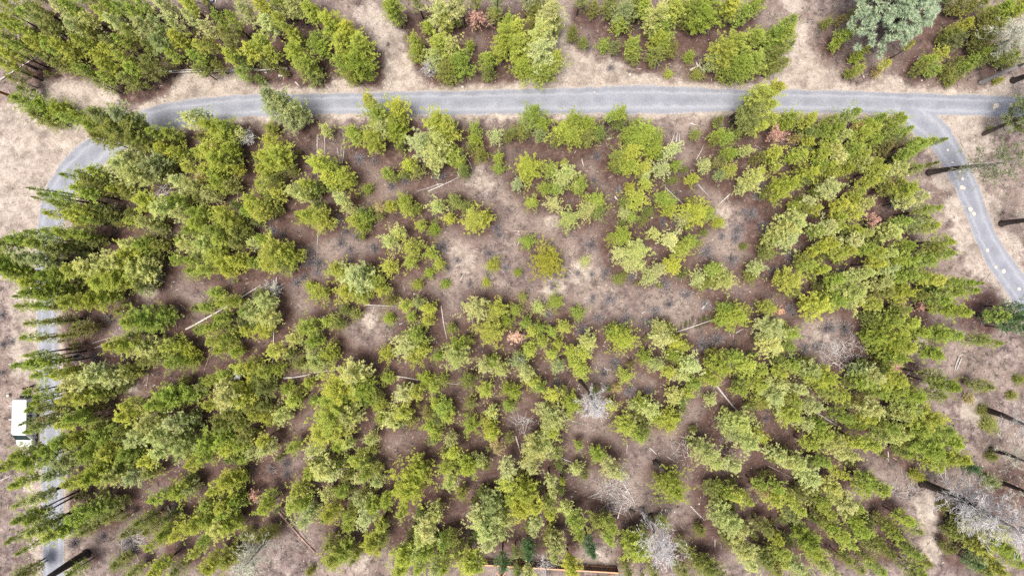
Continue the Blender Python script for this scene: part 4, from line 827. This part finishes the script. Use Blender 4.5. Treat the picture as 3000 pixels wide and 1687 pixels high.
# ------------------------------------------------------------------ dead standing trees
def snag(label, base, tip, h, r0, n, Rb, start=.35, twig=M_DEADTWIG, bark=M_CHAR, fuzz=900, name='dead_pine', cat='dead tree', needle=None, fl=.45, up=.25):
    b = wp(*base); z0 = gz(b.x, b.y); tp = wp(tip[0], tip[1], h)
    o = empty(name, (b.x, b.y, z0 - .03), label=label, cat=cat)
    t3 = Vector((tp.x - b.x, tp.y - b.y, h))
    rng = np.random.default_rng(int(base[0] * 3 + base[1]))
    ax = lambda q: t3 * q + Vector((.12 * math.sin(q * 5) * h / 12, .12 * math.sin(q * 4 + 1) * h / 12, 0)) * (q * (1 - q) * 4)
    mb = MB().tube([ax(0) , ax(.02), ax(.15), ax(.3), ax(.5)], [r0 * 1.5, r0 * 1.12, r0, r0 * .85, r0 * .62], 9); mb.build('trunk', bark, o, smooth=True)
    MB().tube([ax(.497), ax(.62), ax(.8), ax(1)], [r0 * .625, r0 * .47, r0 * .25, r0 * .05], 8).build('trunk_top', M_DEADBARK, o, smooth=True)
    mb = MB(); P, D = [], []
    for i in range(n):
        q = start + (1 - start) * rng.random() ** .8; a = rng.uniform(0, 6.28); l = Rb * (1.15 - .75 * ((q - start) / (1 - start)) ** 1.5) * rng.uniform(.5, 1.1)
        d1 = Vector((math.cos(a), math.sin(a), rng.uniform(-.15, up + .3))).normalized(); p = ax(q)
        e1 = p + d1 * l * .55; e2 = e1 + (d1 + Vector((rng.normal(0, .3), rng.normal(0, .3), up))).normalized() * l * .5
        rb = max(.012, r0 * .13 * (1.15 - q)); mb.tube([p, e1, e2], [rb, rb * .6, rb * .2], 4, False)
        for k in range(5):
            s = rng.random(); c0 = p.lerp(e1, .3 + s) if s < .6 else e1.lerp(e2, (s - .6) * 2.4)
            d2 = (d1 + Vector((rng.normal(0, .7), rng.normal(0, .7), rng.normal(.15, .35)))).normalized(); e = c0 + d2 * l * rng.uniform(.15, .35)
            mb.tube([c0, e], [rb * .4, rb * .12], 3, False)
            for j in range(max(1, fuzz // (n * 5))):
                P.append(c0.lerp(e, rng.random())); D.append((d2 + Vector(rng.normal(0, .6, 3))).normalized())
    if P and needle is None:
        Pn, Dn = np.array(P), np.array(D)
        v, f = leaves(Pn, Dn, unit(np.cross(Dn, rng.normal(0, 1, Dn.shape))), fl * rng.uniform(.4, 1.1, len(Pn)), np.full(len(Pn), .019))
        mb.add(v.tolist(), f.tolist()); P = []
    mb.build('branches', twig, o)
    if P:
        P, D = np.array(P), np.array(D)
        v, f = leaves(P, D, unit(np.cross(D, rng.normal(0, 1, D.shape))), fl * rng.uniform(.4, 1.1, len(P)), np.full(len(P), .021 if needle is None else .03))
        c = link('needles', mesh_np('twigs', v, f), o, mat=twig if needle is None or needle == 'dead' else M_NEEDLE)
        if needle not in (None, 'dead'): c.color = (*needle, 1)
    return o
LICH = (.36, .37, .25)
snag('tall grey snag leaning across the side road with bare curling branches', (2722, 506), (3010, 465), 15, .30, 60, 3.6, .42, M_SOFTTWIG, M_CHAR, 5000, needle=(.27, .30, .17), fl=.3)
snag('white-topped snag on a grey trunk right of the board fence', (1879, 1492), (1955, 1632), 14.5, .27, 80, 3.3, .5, M_DEADTWIG, M_DEADBARK, 2600)
snag('white bare pine standing among green pines below the middle', (1701, 1117), (1757, 1203), 13, .2, 55, 2.2, .45, M_DEADTWIG, M_CHAR, 2600)
snag('huge bleached snag with pale limbs leaning out at lower right', (2703, 1414), (3067, 1587), 20, .42, 150, 3.6, .28, M_DEADTWIG, M_CHAR, 7000, fl=.6)
snag('black-trunked snag with pale branches by the bushes at right', (2884, 1199), (3060, 1262), 12, .36, 40, 2.4, .35, M_DEADTWIG, M_CHAR, 800)
snag('charred leaning trunk in the bare ground at lower right', (2904, 1317), (3070, 1372), 11, .26, 26, 2.0, .28, M_SOFTTWIG, M_CHAR, 1200)
snag('dark charred trunk at the lower right edge under bushes', (2945, 1417), (3110, 1490), 11, .24, 26, 2.0, .28, M_SOFTTWIG, M_CHAR, 1200)
snag('dark trunk at the right edge beside the side road', (2934, 655), (3170, 630), 14, .30, 30, 2.6, .35, M_SOFTTWIG, M_CHAR, 1400)
snag('grey slanting trunk above the right end of the gravel road', (2873, 242), (3120, 135), 14, .26, 30, 2.4, .62, M_SOFTTWIG, M_DEADBARK, 900)
snag('black trunk at the far right verge above the gravel road', (2969, 236), (3190, 170), 13, .3, 26, 2.4, .35, M_SOFTTWIG, M_CHAR, 1200)
snag('pale grey crowned snag in the upper right corner', (2905, 148), (3010, 85), 12, .2, 70, 3.4, .3, M_SOFTTWIG, M_DEADBARK, 5000, fl=.4)
snag('thick black trunk at the lower left leaning over the road', (252, 1622), (-60, 1815), 18, .42, 40, 3.2, .55, M_SOFTTWIG, M_CHAR, 3000, needle=(.2, .25, .07), fl=.25)
snag('grey-crowned snag fading among the pines at lower left', (800, 1560), (705, 1672), 12, .18, 70, 2.5, .4, M_SOFTTWIG, M_BARK, 4000, fl=.4)
snag('pink dead pine with drooping bare needles near the top edge', (1402, 68), (1396, 45), 5, .11, 60, 1.5, .25, M_PINKTWIG, M_BARK, 1800, needle='dead', fl=.26, up=-.1)
snag('dusty pink dead pine at the upper edge of the dense stand', (2268, 398), (2279, 386), 5, .09, 50, 1.35, .3, M_PINKTWIG, M_BARK, 2000, needle='dead', fl=.24)
snag('peach-coloured dead sapling beside the bright green middle clump', (1511, 985), (1511, 988), 4.5, .08, 46, 1.05, .3, noisy('peach_needles', (.58, .36, .26), (.75, .52, .4), 3), M_BARK, 2400, needle='dead', fl=.2)
snag('dusty pink sapling inside the dense right-hand stand', (2535, 650), (2572, 642), 6, .08, 40, 1.0, .4, M_PINKTWIG, M_BARK, 1400, needle='dead', fl=.2)
snag('rusty dead sapling beside the grey clearing at right', (2278, 910), (2287, 912), 3, .06, 34, .6, .3, noisy('rust_needles', (.5, .28, .19), (.66, .4, .29), 3), M_BARK, 1200, needle='dead', fl=.16)
snag('pinkish dead sapling under the right edge of the dense stand', (2615, 1055), (2622, 1078), 4, .06, 36, .9, .3, M_PINKTWIG, M_BARK, 1300, needle='dead', fl=.2)
snag('rust-red dead sapling among slim pines at the stand edge', (2680, 895), (2706, 899), 4, .06, 30, .6, .4, M_PINKTWIG, M_BARK, 900, needle='dead', fl=.18)
snag('lavender-grey dead shrub pressed against a pale roadside pine', (1262, 208), (1262, 192), 2.6, .07, 70, 1.4, .1, noisy('lavender_twigs', (.3, .27, .3), (.46, .43, .46), 3), M_DEADBARK, 1800, fl=.4)
snag('spiky grey dead bush crossing the long slanting log', (800, 848), (800, 850), 1.6, .06, 70, 1.2, .05, M_DEADTWIG, M_DEADBARK, 1200, fl=.4)
snag('grey spiky dead tree between two roadside pines at left', (730, 408), (722, 400), 3.5, .07, 60, 1.2, .15, M_DEADTWIG, M_DEADBARK, 1400, fl=.35)
snag('small white dead top among yellow-green left-hand pines', (705, 1083), (696, 1097), 6, .07, 36, .6, .7, M_DEADTWIG, M_BARK, 1500, fl=.25)
snag('white wispy dead tree above the board fence', (1600, 1690), (1590, 1635), 7, .1, 36, 1.9, .2, M_DEADTWIG, M_DEADBARK, 300, up=.35)
snag('pale frosted-looking dead pine among the bright middle clump', (1518, 1048), (1521, 1056), 6, .08, 50, 1.1, .3, M_SOFTTWIG, M_BARK, 2600, needle=(.42, .47, .33), fl=.2)
snag('rusty dead pine in the shade of lower left pines', (745, 1448), (742, 1455), 3.5, .06, 40, .9, .2, M_PINKTWIG, M_BARK, 1300, needle='dead', fl=.2)
# big green pine on a leaning dark trunk at the right edge
t = dict(px=2990, py=385, h=15, R=3.2, base=wp(2882, 393), col=(.24, .29, .12), rz=.4, tilt=(-.06, .27))
o = pine(t, 'pine_tree', 'pine', 'tall grey-green pine on a thick dark trunk at the right edge', 'pines of the young forest')

# short black stumps
def stump(px, py, h, r, label, lean=(0, 0)):
    b = wp(px, py); mb = MB(); n = 12
    mb.tube([(0, 0, -.05), (lean[0] * .2, lean[1] * .2, h * .2), (lean[0], lean[1], h)], [r * 1.35, r * 1.05, r * .9], n)
    for i in range(6):
        a = i * 1.05 + R.random(); mb.tube([(0, 0, h * .25), (math.cos(a) * r * 1.9, math.sin(a) * r * 1.9, 0)], [r * .3, r * .08], 5)
    mb.build('charred_stump', M_CHAR, loc=(b.x, b.y, gz(b.x, b.y)), smooth=True, label=label, cat='stump')
stump(2155, 360, .7, .42, 'black stump on the brown verge below the roadside pine')
stump(1850, 1492, 1.2, .22, 'leftmost of the three black stumps below the brush pile', (.1, -.3))
stump(1905, 1507, 3.2, .2, 'tall black broken trunk beside the white-topped snag', (.3, -.4))
stump(1803, 1513, .5, .2, 'small black stump left of the brush pile clearing')
stump(1920, 1352, 3.4, .26, 'black broken trunk above the round pale pine', (.2, -.3))
stump(1388, 1462, 2.6, .2, 'black trunk stub in the needle-covered gap lower middle', (-.1, -.4))
stump(1327, 1575, 2.2, .14, 'slim black trunk stub above the board fence', (0, -.4))

# pale stones on the side road
ST = [(2717, 504 - 75, .16), (2776, 440, .17), (2789, 476, .14), (2812, 505, .22), (2819, 524, .2), (2816, 549, .28), (2824, 551, .2), (2842, 613, .32), (2852, 626, .28), (2892, 733, .24), (2916, 782, .24), (2939, 794, .3), (2918, 311, .36), (2960, 309, .26), (2911, 318, .22), (2985, 846, .25)]
for x, y, r in ST:
    bm = bmesh.new(); bmesh.ops.create_icosphere(bm, subdivisions=2, radius=r)
    for v in bm.verts:
        v.co *= 1 + R.uniform(-.16, .16); v.co.z *= .35
    me = bpy.data.meshes.new('flat_stone'); bm.to_mesh(me); bm.free()
    p = wp(x, y); link('flat_stone', me, loc=(p.x, p.y, .06), mat=M_STONE, smooth=True, label='pale flat clod lying on the worn road surface at right', cat='stone', group='pale clods on the roads')

# ------------------------------------------------------------------ van
M_PAINT, t, b = mat('white_paint'); tc = node(t, 'ShaderNodeTexCoord')
t.links.new(ramp(t, noise(t, 2.5, 4, .6, tc.outputs['Object']), [(.3, (.46, .47, .48)), (.7, (.54, .55, .55))]), b.inputs['Base Color']); b.inputs['Roughness'].default_value = .3; b.inputs['Specular IOR Level'].default_value = .5
M_GLASS, t, b = mat('dark_glass'); b.inputs['Base Color'].default_value = (.012, .03, .032, 1); b.inputs['Roughness'].default_value = .08; b.inputs['Specular IOR Level'].default_value = .5
M_BLACK = noisy('black_plastic', (.015, .015, .018), (.035, .035, .04), 8, .5)
M_TYRE = noisy('tyre_rubber', (.014, .014, .015), (.03, .03, .03), 12, .8)
M_RIM = noisy('steel_rim', (.3, .3, .31), (.45, .45, .46), 5, .4)
M_LAMP, t, b = mat('lamp_lens'); b.inputs['Base Color'].default_value = (.75, .76, .74, 1); b.inputs['Roughness'].default_value = .15
M_REDL, t, b = mat('red_lens'); b.inputs['Base Color'].default_value = (.45, .02, .02, 1); b.inputs['Roughness'].default_value = .2
van = empty('white_van', (-58.1, -16.05, 0), label='white van parked on the left verge facing down the road', cat='van')
van.rotation_euler.z = math.radians(-1.2); van.scale = (1, 1, .92)
# stations: y, half width low, half width belt, half width top, z low, z belt, z top   (front is -y)
ST = [(2.92, .93, .95, .80, .42, 1.15, 2.02), (2.80, .97, 1.0, .84, .36, 1.15, 2.16), (1.5, .99, 1.02, .86, .34, 1.15, 2.2), (0, .99, 1.02, .86, .34, 1.15, 2.2), (-1.05, .99, 1.02, .84, .34, 1.15, 2.16),
      (-1.30, .99, 1.02, .80, .34, 1.12, 2.06), (-1.98, .98, 1.0, .88, .34, 1.08, 1.22), (-2.45, .97, .98, .86, .36, 1.0, 1.13), (-2.78, .92, .93, .80, .40, .92, 1.02), (-2.90, .84, .85, .74, .46, .8, .88)]
vs, fs = [], []
for y, a, bl, c, z0, z1, z2 in ST:
    vs += [(-a, y, z0), (-bl, y, (z0 + z1) * .5), (-bl * .995, y, z1), (-c, y, z2 - .06), (-c * .9, y, z2), (0, y, z2 + .025), (c * .9, y, z2), (c, y, z2 - .06), (bl * .995, y, z1), (bl, y, (z0 + z1) * .5), (a, y, z0)]
k = 11
for i in range(len(ST) - 1):
    for j in range(k - 1): fs.append((i * k + j, i * k + j + 1, (i + 1) * k + j + 1, (i + 1) * k + j))
    fs.append((i * k + k - 1, i * k, (i + 1) * k, (i + 1) * k + k - 1))
fs += [tuple(range(k))[::-1], tuple((len(ST) - 1) * k + j for j in range(k))]
MB().add(vs, fs).build('body', M_PAINT, van, smooth=False, bevel=.02)
def quad_part(name, pts, mt, th=.012, parent=van):
    a, b_, c_ = (Vector(p) for p in pts[:3]); n = (b_ - a).cross(c_ - a).normalized() * th
    p = [Vector(q) + n * .4 for q in pts]; q = [x + n for x in p]; m_ = len(p)
    f = [tuple(range(m_))[::-1], tuple(range(m_, 2 * m_))] + [(i, (i + 1) % m_, m_ + (i + 1) % m_, m_ + i) for i in range(m_)]
    return MB().add(p + q, f).build(name, mt, parent)
quad_part('windshield', [(-.88, -1.97, 1.285), (.88, -1.97, 1.285), (.76, -1.31, 2.10), (-.76, -1.31, 2.10)], M_GLASS, .03)
for s in (1, -1):
    def sidewin(y0, y1, nm='side_window'):
        x1, x2 = 1.02 * s, .875 * s
        p = [(x1 * .985, y0, 1.28), (x1 * .985, y1, 1.28), (x2 * 1.005, y1, 2.0), (x2 * 1.005, y0, 2.0)]
        if s < 0: p = p[::-1]
        quad_part(nm, p, M_GLASS, .03)
    sidewin(-1.15, -.35); sidewin(-.2, 1.1); sidewin(1.25, 2.55)
    mi_ = MB().box((s * 1.2, -1.45, 1.32), (.24, .12, .26)).box((s * 1.05, -1.45, 1.25), (.14, .05, .05)).build('mirror', M_BLACK, van, bevel=.03)
    MB().box((s * .66, -2.885, .80), (.34, .06, .16)).build('headlight', M_LAMP, van, bevel=.015)
    MB().box((s * .86, 2.93, 1.15), (.10, .05, .45)).build('tail_light', M_REDL, van, bevel=.015)
    for yy in (-1.85, 1.75):
        wv = MB(); n = 20
        wv.tube([(s * .78, yy, .36), (s * .80, yy, .36), (s * .98, yy, .36), (s * 1.0, yy, .36)], [.31, .36, .36, .31], n); wo = wv.build('wheel', M_TYRE, van)
        MB().tube([(s * .995, yy, .36), (s * 1.012, yy, .36)], [.21, .17], 16).build('rim', M_RIM, wo)
quad_part('rear_window', [(.72, 2.925, 1.25), (-.72, 2.925, 1.25), (-.66, 2.90, 1.95), (.66, 2.90, 1.95)], M_GLASS, .03)
MB().box((0, 3.03, .52), (1.9, .22, .24)).build('rear_bumper', M_BLACK, van, bevel=.03)
MB().box((0, -2.93, .5), (1.7, .16, .24)).build('front_bumper', M_BLACK, van, bevel=.03)
for yy in (2.15, .55): MB().box((-.98, yy, 2.2), (.36, .10, .05)).box((-.84, yy, 2.17), (.05, .10, .08)).build('awning_bracket', M_PAINT, van)

# ------------------------------------------------------------------ person
def skin(name, chain, edges, mt, parent, sub=1):
    me = bpy.data.meshes.new(name); me.from_pydata([c[:3] for c in chain], edges, []); me.update()
    o = link(name, me, parent, mat=mt)
    md = o.modifiers.new('skin', 'SKIN'); md.use_smooth_shade = True
    for i, c in enumerate(chain):
        r = c[3]; me.skin_vertices[0].data[i].radius = (r, r * (c[4] if len(c) > 4 else 1))
    me.skin_vertices[0].data[0].use_root = True
    sd = o.modifiers.new('sub', 'SUBSURF'); sd.levels = sd.render_levels = sub
    return o
M_SKIN = noisy('skin', (.46, .27, .19), (.55, .34, .25), 8, .6)
M_JACKET = noisy('dark_jacket', (.018, .018, .03), (.04, .04, .06), 9)
M_TROUSER = noisy('dark_trousers', (.014, .013, .018), (.03, .028, .035), 9)
M_HAIR = noisy('dark_hair', (.02, .015, .012), (.05, .035, .025), 20)
M_WHITE = noisy('white_cloth', (.7, .7, .7), (.82, .82, .82), 9)
pb = wp(96, 1132)
per = empty('person', (pb.x, pb.y, gz(pb.x, pb.y) + .02), math.radians(200), label='person in dark jacket and trousers standing behind the white van', cat='person')
J = [(0, 0, .98, .13, .8), (0, 0, 1.2, .15, .7), (0, 0, 1.38, .16, .7), (0, 0, 1.49, .07), (0, .01, 1.56, .065), (0, .01, 1.66, .095, 1.1), (0, .01, 1.74, .075, 1.1),
     (.19, 0, 1.40, .065), (.25, .03, 1.12, .047), (.24, .16, .9, .036), (.235, .2, .83, .032), (-.19, 0, 1.40, .065), (-.27, .0, 1.12, .047), (-.27, .08, .88, .036), (-.27, .1, .80, .032),
     (.09, 0, .92, .09), (.10, .02, .5, .06), (.10, -.02, .09, .042), (.11, .14, .03, .035), (-.09, 0, .92, .09), (-.11, -.05, .5, .06), (-.12, -.12, .09, .042), (-.13, .04, .03, .035)]
E = [(0, 1), (1, 2), (2, 3), (3, 4), (4, 5), (5, 6), (2, 7), (7, 8), (8, 9), (9, 10), (2, 11), (11, 12), (12, 13), (13, 14), (0, 15), (15, 16), (16, 17), (17, 18), (0, 19), (19, 20), (20, 21), (21, 22)]
for hx, hy, hz, s in ((.235, .2, .83, 1), (-.27, .1, .80, -1)):
    wi = 10 if s > 0 else 14
    for q, ln_ in zip((-.025, -.008, .01, .026), (.07, .085, .08, .062)):
        i0 = len(J); J += [(hx, hy + q, hz - .03, .014), (hx - s * .006, hy + q * 1.2, hz - .03 - ln_ * .6, .009), (hx - s * .022, hy + q * 1.2, hz - .03 - ln_, .007)]; E += [(wi, i0), (i0, i0 + 1), (i0 + 1, i0 + 2)]
    i0 = len(J); J += [(hx - s * .01, hy + .035, hz - .005, .012), (hx - s * .02, hy + .06, hz - .04, .009)]; E += [(wi, i0), (i0, i0 + 1)]
body = skin('body', J, E, M_SKIN, per)
skin('jacket', [(0, 0, .93, .165, .85), (0, 0, 1.2, .17, .78), (0, 0, 1.38, .18, .75), (0, 0, 1.47, .09), (.2, 0, 1.40, .085), (.255, .03, 1.12, .066), (.245, .15, .91, .055), (-.2, 0, 1.40, .085), (-.275, 0, 1.12, .066), (-.275, .075, .89, .055)],
     [(0, 1), (1, 2), (2, 3), (2, 4), (4, 5), (5, 6), (2, 7), (7, 8), (8, 9)], M_JACKET, per)
skin('trousers', [(0, 0, .97, .15, .85), (.09, 0, .88, .11), (.10, .02, .5, .082), (.10, -.02, .12, .065), (-.09, 0, .88, .11), (-.11, -.05, .5, .082), (-.12, -.12, .12, .065)], [(0, 1), (1, 2), (2, 3), (0, 4), (4, 5), (5, 6)], M_TROUSER, per)
for x, y in ((.105, .05), (-.125, -.05)): MB().box((x, y, .045), (.10, .28, .09)).build('shoe', M_BLACK, per, bevel=.03)
bm = bmesh.new(); bmesh.ops.create_uvsphere(bm, u_segments=16, v_segments=10, radius=.115)
bmesh.ops.delete(bm, geom=[v for v in bm.verts if v.co.z < -.02 and v.co.y > -.03], context='VERTS')
me = bpy.data.meshes.new('hair'); bm.to_mesh(me); bm.free(); link('hair', me, per, (0, -.005, 1.70), M_HAIR, True)
MB().add([(0, .12, 1.69), (-.018, .1, 1.64), (.018, .1, 1.64), (0, .135, 1.645)], [(0, 1, 3), (0, 3, 2), (1, 2, 3)]).build('nose', M_SKIN, per)
for s in (-1, 1):
    bm = bmesh.new(); bmesh.ops.create_uvsphere(bm, u_segments=8, v_segments=6, radius=.012); me = bpy.data.meshes.new('eye'); bm.to_mesh(me); bm.free(); link('eye', me, per, (s * .034, .108, 1.69), M_BLACK, True)
    MB().tube([(s * .096, .0, 1.64), (s * .106, -.01, 1.665), (s * .098, -.01, 1.70)], [.008, .014, .012], 6).build('ear', M_SKIN, per)
MB().tube([(-.028, .104, 1.60), (0, .114, 1.598), (.028, .104, 1.60)], [.004, .008, .004], 5).build('mouth', M_REDL, per)
MB().box((.0, .14, 1.02), (.22, .03, .07)).build('belt_pouch', M_WHITE, per, bevel=.01)
# folding stool
p = wp(27, 1158); o = empty('camp_stool', (p.x, p.y, gz(p.x, p.y)), .1, label='small dark folding camp stool with pale seat near the van', cat='stool')
for s in (-1, 1): MB().tube([(-.2, s * .2, 0), (.2, s * .2, .42)], .018, 6).tube([(.2, s * .2, 0), (-.2, s * .2, .42)], .018, 6).tube([(-.2, s * .2, .42), (.2, s * .2, .42)], .015, 6).build('leg_frame', M_BLACK, o)
MB().tube([(-.2, -.22, .43), (-.2, .22, .43)], .016, 6).tube([(.2, -.22, .43), (.2, .22, .43)], .016, 6).build('seat_rail', M_BLACK, o)
MB().box((0, 0, .44), (.26, .30, .015)).build('seat', M_STONE, o)

# ------------------------------------------------------------------ pole, wire, fences
M_POLE = noisy('creosote_pole', (.17, .06, .018), (.33, .13, .04), 6)
p = wp(34, 283); o = empty('utility_pole', (p.x, p.y, gz(p.x, p.y)), label='orange-brown wooden pole standing in the sand at the left edge', cat='pole')
MB().tube([(0, 0, -.1), (-.03, 0, 4), (-.08, .02, 9)], [.17, .15, .12], 12).build('shaft', M_POLE, o, smooth=True)
MB().box((-.08, .02, 8.5), (.12, 2.2, .14), .3).build('crossarm', M_TANWOOD, o)
for s in (-.9, 0, .9): MB().tube([(-.08 - s * .3, .02 + s * .95, 8.55), (-.08 - s * .3, .02 + s * .95, 8.75)], [.05, .03], 8).build('insulator', M_WHITE, o)
a, b2 = wp(2, 985, 7.5), wp(5, 1760, 7.5)
mb = MB().tube([a.lerp(b2, q / 8) - Vector((0, 0, .3 * math.sin(q / 8 * math.pi))) for q in range(9)], .018, 5)
mb.build('overhead_wire', M_TANWOOD, label='thin overhead wire running down the left edge', cat='wire')
# rail fence of peeled poles above the road
a, b2 = wp(462, 214), wp(845, 206); o = empty('rail_fence', (a.x, a.y, gz(a.x, a.y)), label='low rail fence of weathered pale poles along the forest edge', cat='fence')
dv = b2 - a
for i, (q0, q1, off, z) in enumerate([(.0, .22, .14, .34), (.10, .41, -.10, .42), (.38, .57, .16, .36), (.41, .60, -.12, .44), (.56, .77, .1, .34), (.75, .90, -.05, .42), (.86, 1.0, .12, .36), (.2, .42, .2, .3)]):
    MB().tube([dv * q0 + Vector((0, off, z)), dv * q1 + Vector((0, off + .04, z))], [.085, .06], 7).build('rail', M_WHITEWOOD, o, smooth=True)
for q in (.02, .2, .4, .58, .76, .9, .99): MB().tube([dv * q + Vector((0, .02, -.1)), dv * q + Vector((0, .02, .5))], [.09, .08], 7).build('post', M_GREYWOOD, o, smooth=True)
MB().box(dv * .105 + Vector((0, .02, .5)), (.55, .2, .12)).build('cap_block', M_WHITE, o)
# board fence at the bottom edge
M_BOARD = noisy('fence_boards', (.085, .045, .045), (.17, .10, .095), 7)
M_RAIL = noisy('fence_rail', (.55, .26, .14), (.72, .40, .26), 5)
a, b2 = wp(1412, 1639), wp(1806, 1662); o = empty('board_fence', (a.x, a.y, gz(a.x, a.y)), math.atan2(b2.y - a.y, b2.x - a.x), label='dark brown board fence with orange rails at the bottom edge', cat='fence')
L = (b2 - a).length; hf = 1.75
mb = MB(); n = int(L / .15)
for i in range(n): mb.box((L * (i + .5) / n, R.uniform(-.006, .006), hf / 2), (L / n - .012, .022, hf - R.uniform(0, .03)))
mb.build('boards', M_BOARD, o)
MB().box((L / 2, .05, hf + .02), (L, .13, .05)).build('top_rail', M_RAIL, o)
MB().box((L / 2, .05, .12), (L, .07, .09)).build('bottom_rail', M_RAIL, o)
for q in (0, .2, .4, .6, .8, 1): MB().box((L * q, .075, hf / 2), (.11, .1, hf + .02)).build('post', M_BOARD, o)
# wooden frames inside the yard
M_ORANGE = noisy('new_timber', (.62, .27, .11), (.8, .42, .2), 5)
p = wp(1716, 1672, .0); o = empty('timber_frame', (p.x, p.y - .7, gz(p.x, p.y)), label='open frame of fresh orange timber below the board fence', cat='timber frame')
W2 = 3.7
MB().tube([(0, 0, 1.0), (W2, -.25, 1.0)], .07, 4).build('top_beam', M_ORANGE, o)
MB().tube([(0, -.9, 1.0), (.5, -.45, 1.0), (0, 0, 1.0)], .06, 4).build('brace', M_ORANGE, o)
MB().tube([(2.75, -.2, 1.0), (2.75, .55, 1.0), (3.25, .5, 1.0)], .05, 4).tube([(W2, -.25, 1.0), (W2, -1.4, 1.0)], .06, 4).tube([(2.75, -.2, 1.0), (2.75, -.8, 1.0), (W2, -.95, 1.0)], .05, 4).build('side_beam', M_ORANGE, o)
for x, y in ((0, 0), (W2, -.25), (2.75, -.2), (0, -.9), (W2, -1.4)): MB().box((x, y, .5), (.1, .1, 1.0)).build('post', M_ORANGE, o)
p = wp(1468, 1686); o = empty('braced_post', (p.x, p.y, gz(p.x, p.y)), label='fence post with a round white cap held by two orange struts', cat='fence post')  # braced fence post with a round white cap, not a lamp
bm = bmesh.new(); bmesh.ops.create_uvsphere(bm, u_segments=16, v_segments=10, radius=.26); me = bpy.data.meshes.new('post_cap'); bm.to_mesh(me); bm.free(); link('post_cap', me, o, (0, 0, 1.0), M_WHITE, True)
MB().tube([(0, 0, 0), (0, 0, .8)], .05, 8).build('post', M_BOARD, o)
for s in (-1, 1): MB().tube([(0, .1, 1.0), (s * .55, .75, .95)], .045, 4).build('strut', M_ORANGE, o)
p = wp(1541, 1676); bm = bmesh.new(); bmesh.ops.create_icosphere(bm, subdivisions=3, radius=.5)
for v in bm.verts: v.co = Vector((v.co.x * .85, v.co.y * 1.15, v.co.z * .7)) * (1 + R.uniform(-.06, .06))
me = bpy.data.meshes.new('boulder'); bm.to_mesh(me); bm.free()
link('boulder', me, loc=(p.x, p.y, .2), mat=noisy('purple_rock', (.17, .13, .13), (.27, .22, .22), 5), smooth=True, label='purplish grey boulder just below the board fence', cat='boulder')
# old tyre and scrap at the top edge
p = wp(620, -1); o = empty('old_tyre', (p.x, p.y, gz(p.x, p.y) + .14), label='dark tyre on grey scrap metal among red needles at top edge', cat='tyre')
bm = bmesh.new(); n1_, n2_ = 28, 10; ring = []
for i in range(n1_):
    a = 6.2832 * i / n1_; ring.append([bm.verts.new(((.36 + .13 * math.cos(6.2832 * j / n2_)) * math.cos(a), (.36 + .13 * math.cos(6.2832 * j / n2_)) * math.sin(a), .13 * math.sin(6.2832 * j / n2_))) for j in range(n2_)])
for i in range(n1_):
    for j in range(n2_): bm.faces.new((ring[i][j], ring[(i + 1) % n1_][j], ring[(i + 1) % n1_][(j + 1) % n2_], ring[i][(j + 1) % n2_]))
me = bpy.data.meshes.new('tyre'); bm.to_mesh(me); bm.free(); link('tread', me, o, mat=noisy('blue_black_rubber', (.02, .02, .05), (.05, .05, .1), 6), smooth=True)
MB().tube([(0, 0, -.05), (0, 0, .05)], .26, 16).build('hub', M_RIM, o)
MB().box((.12, -.2, -.1), (1.0, .5, .05), .2).box((.5, -.15, .0), (.12, .4, .18), .4).build('scrap_plate', M_GREYWOOD, o)
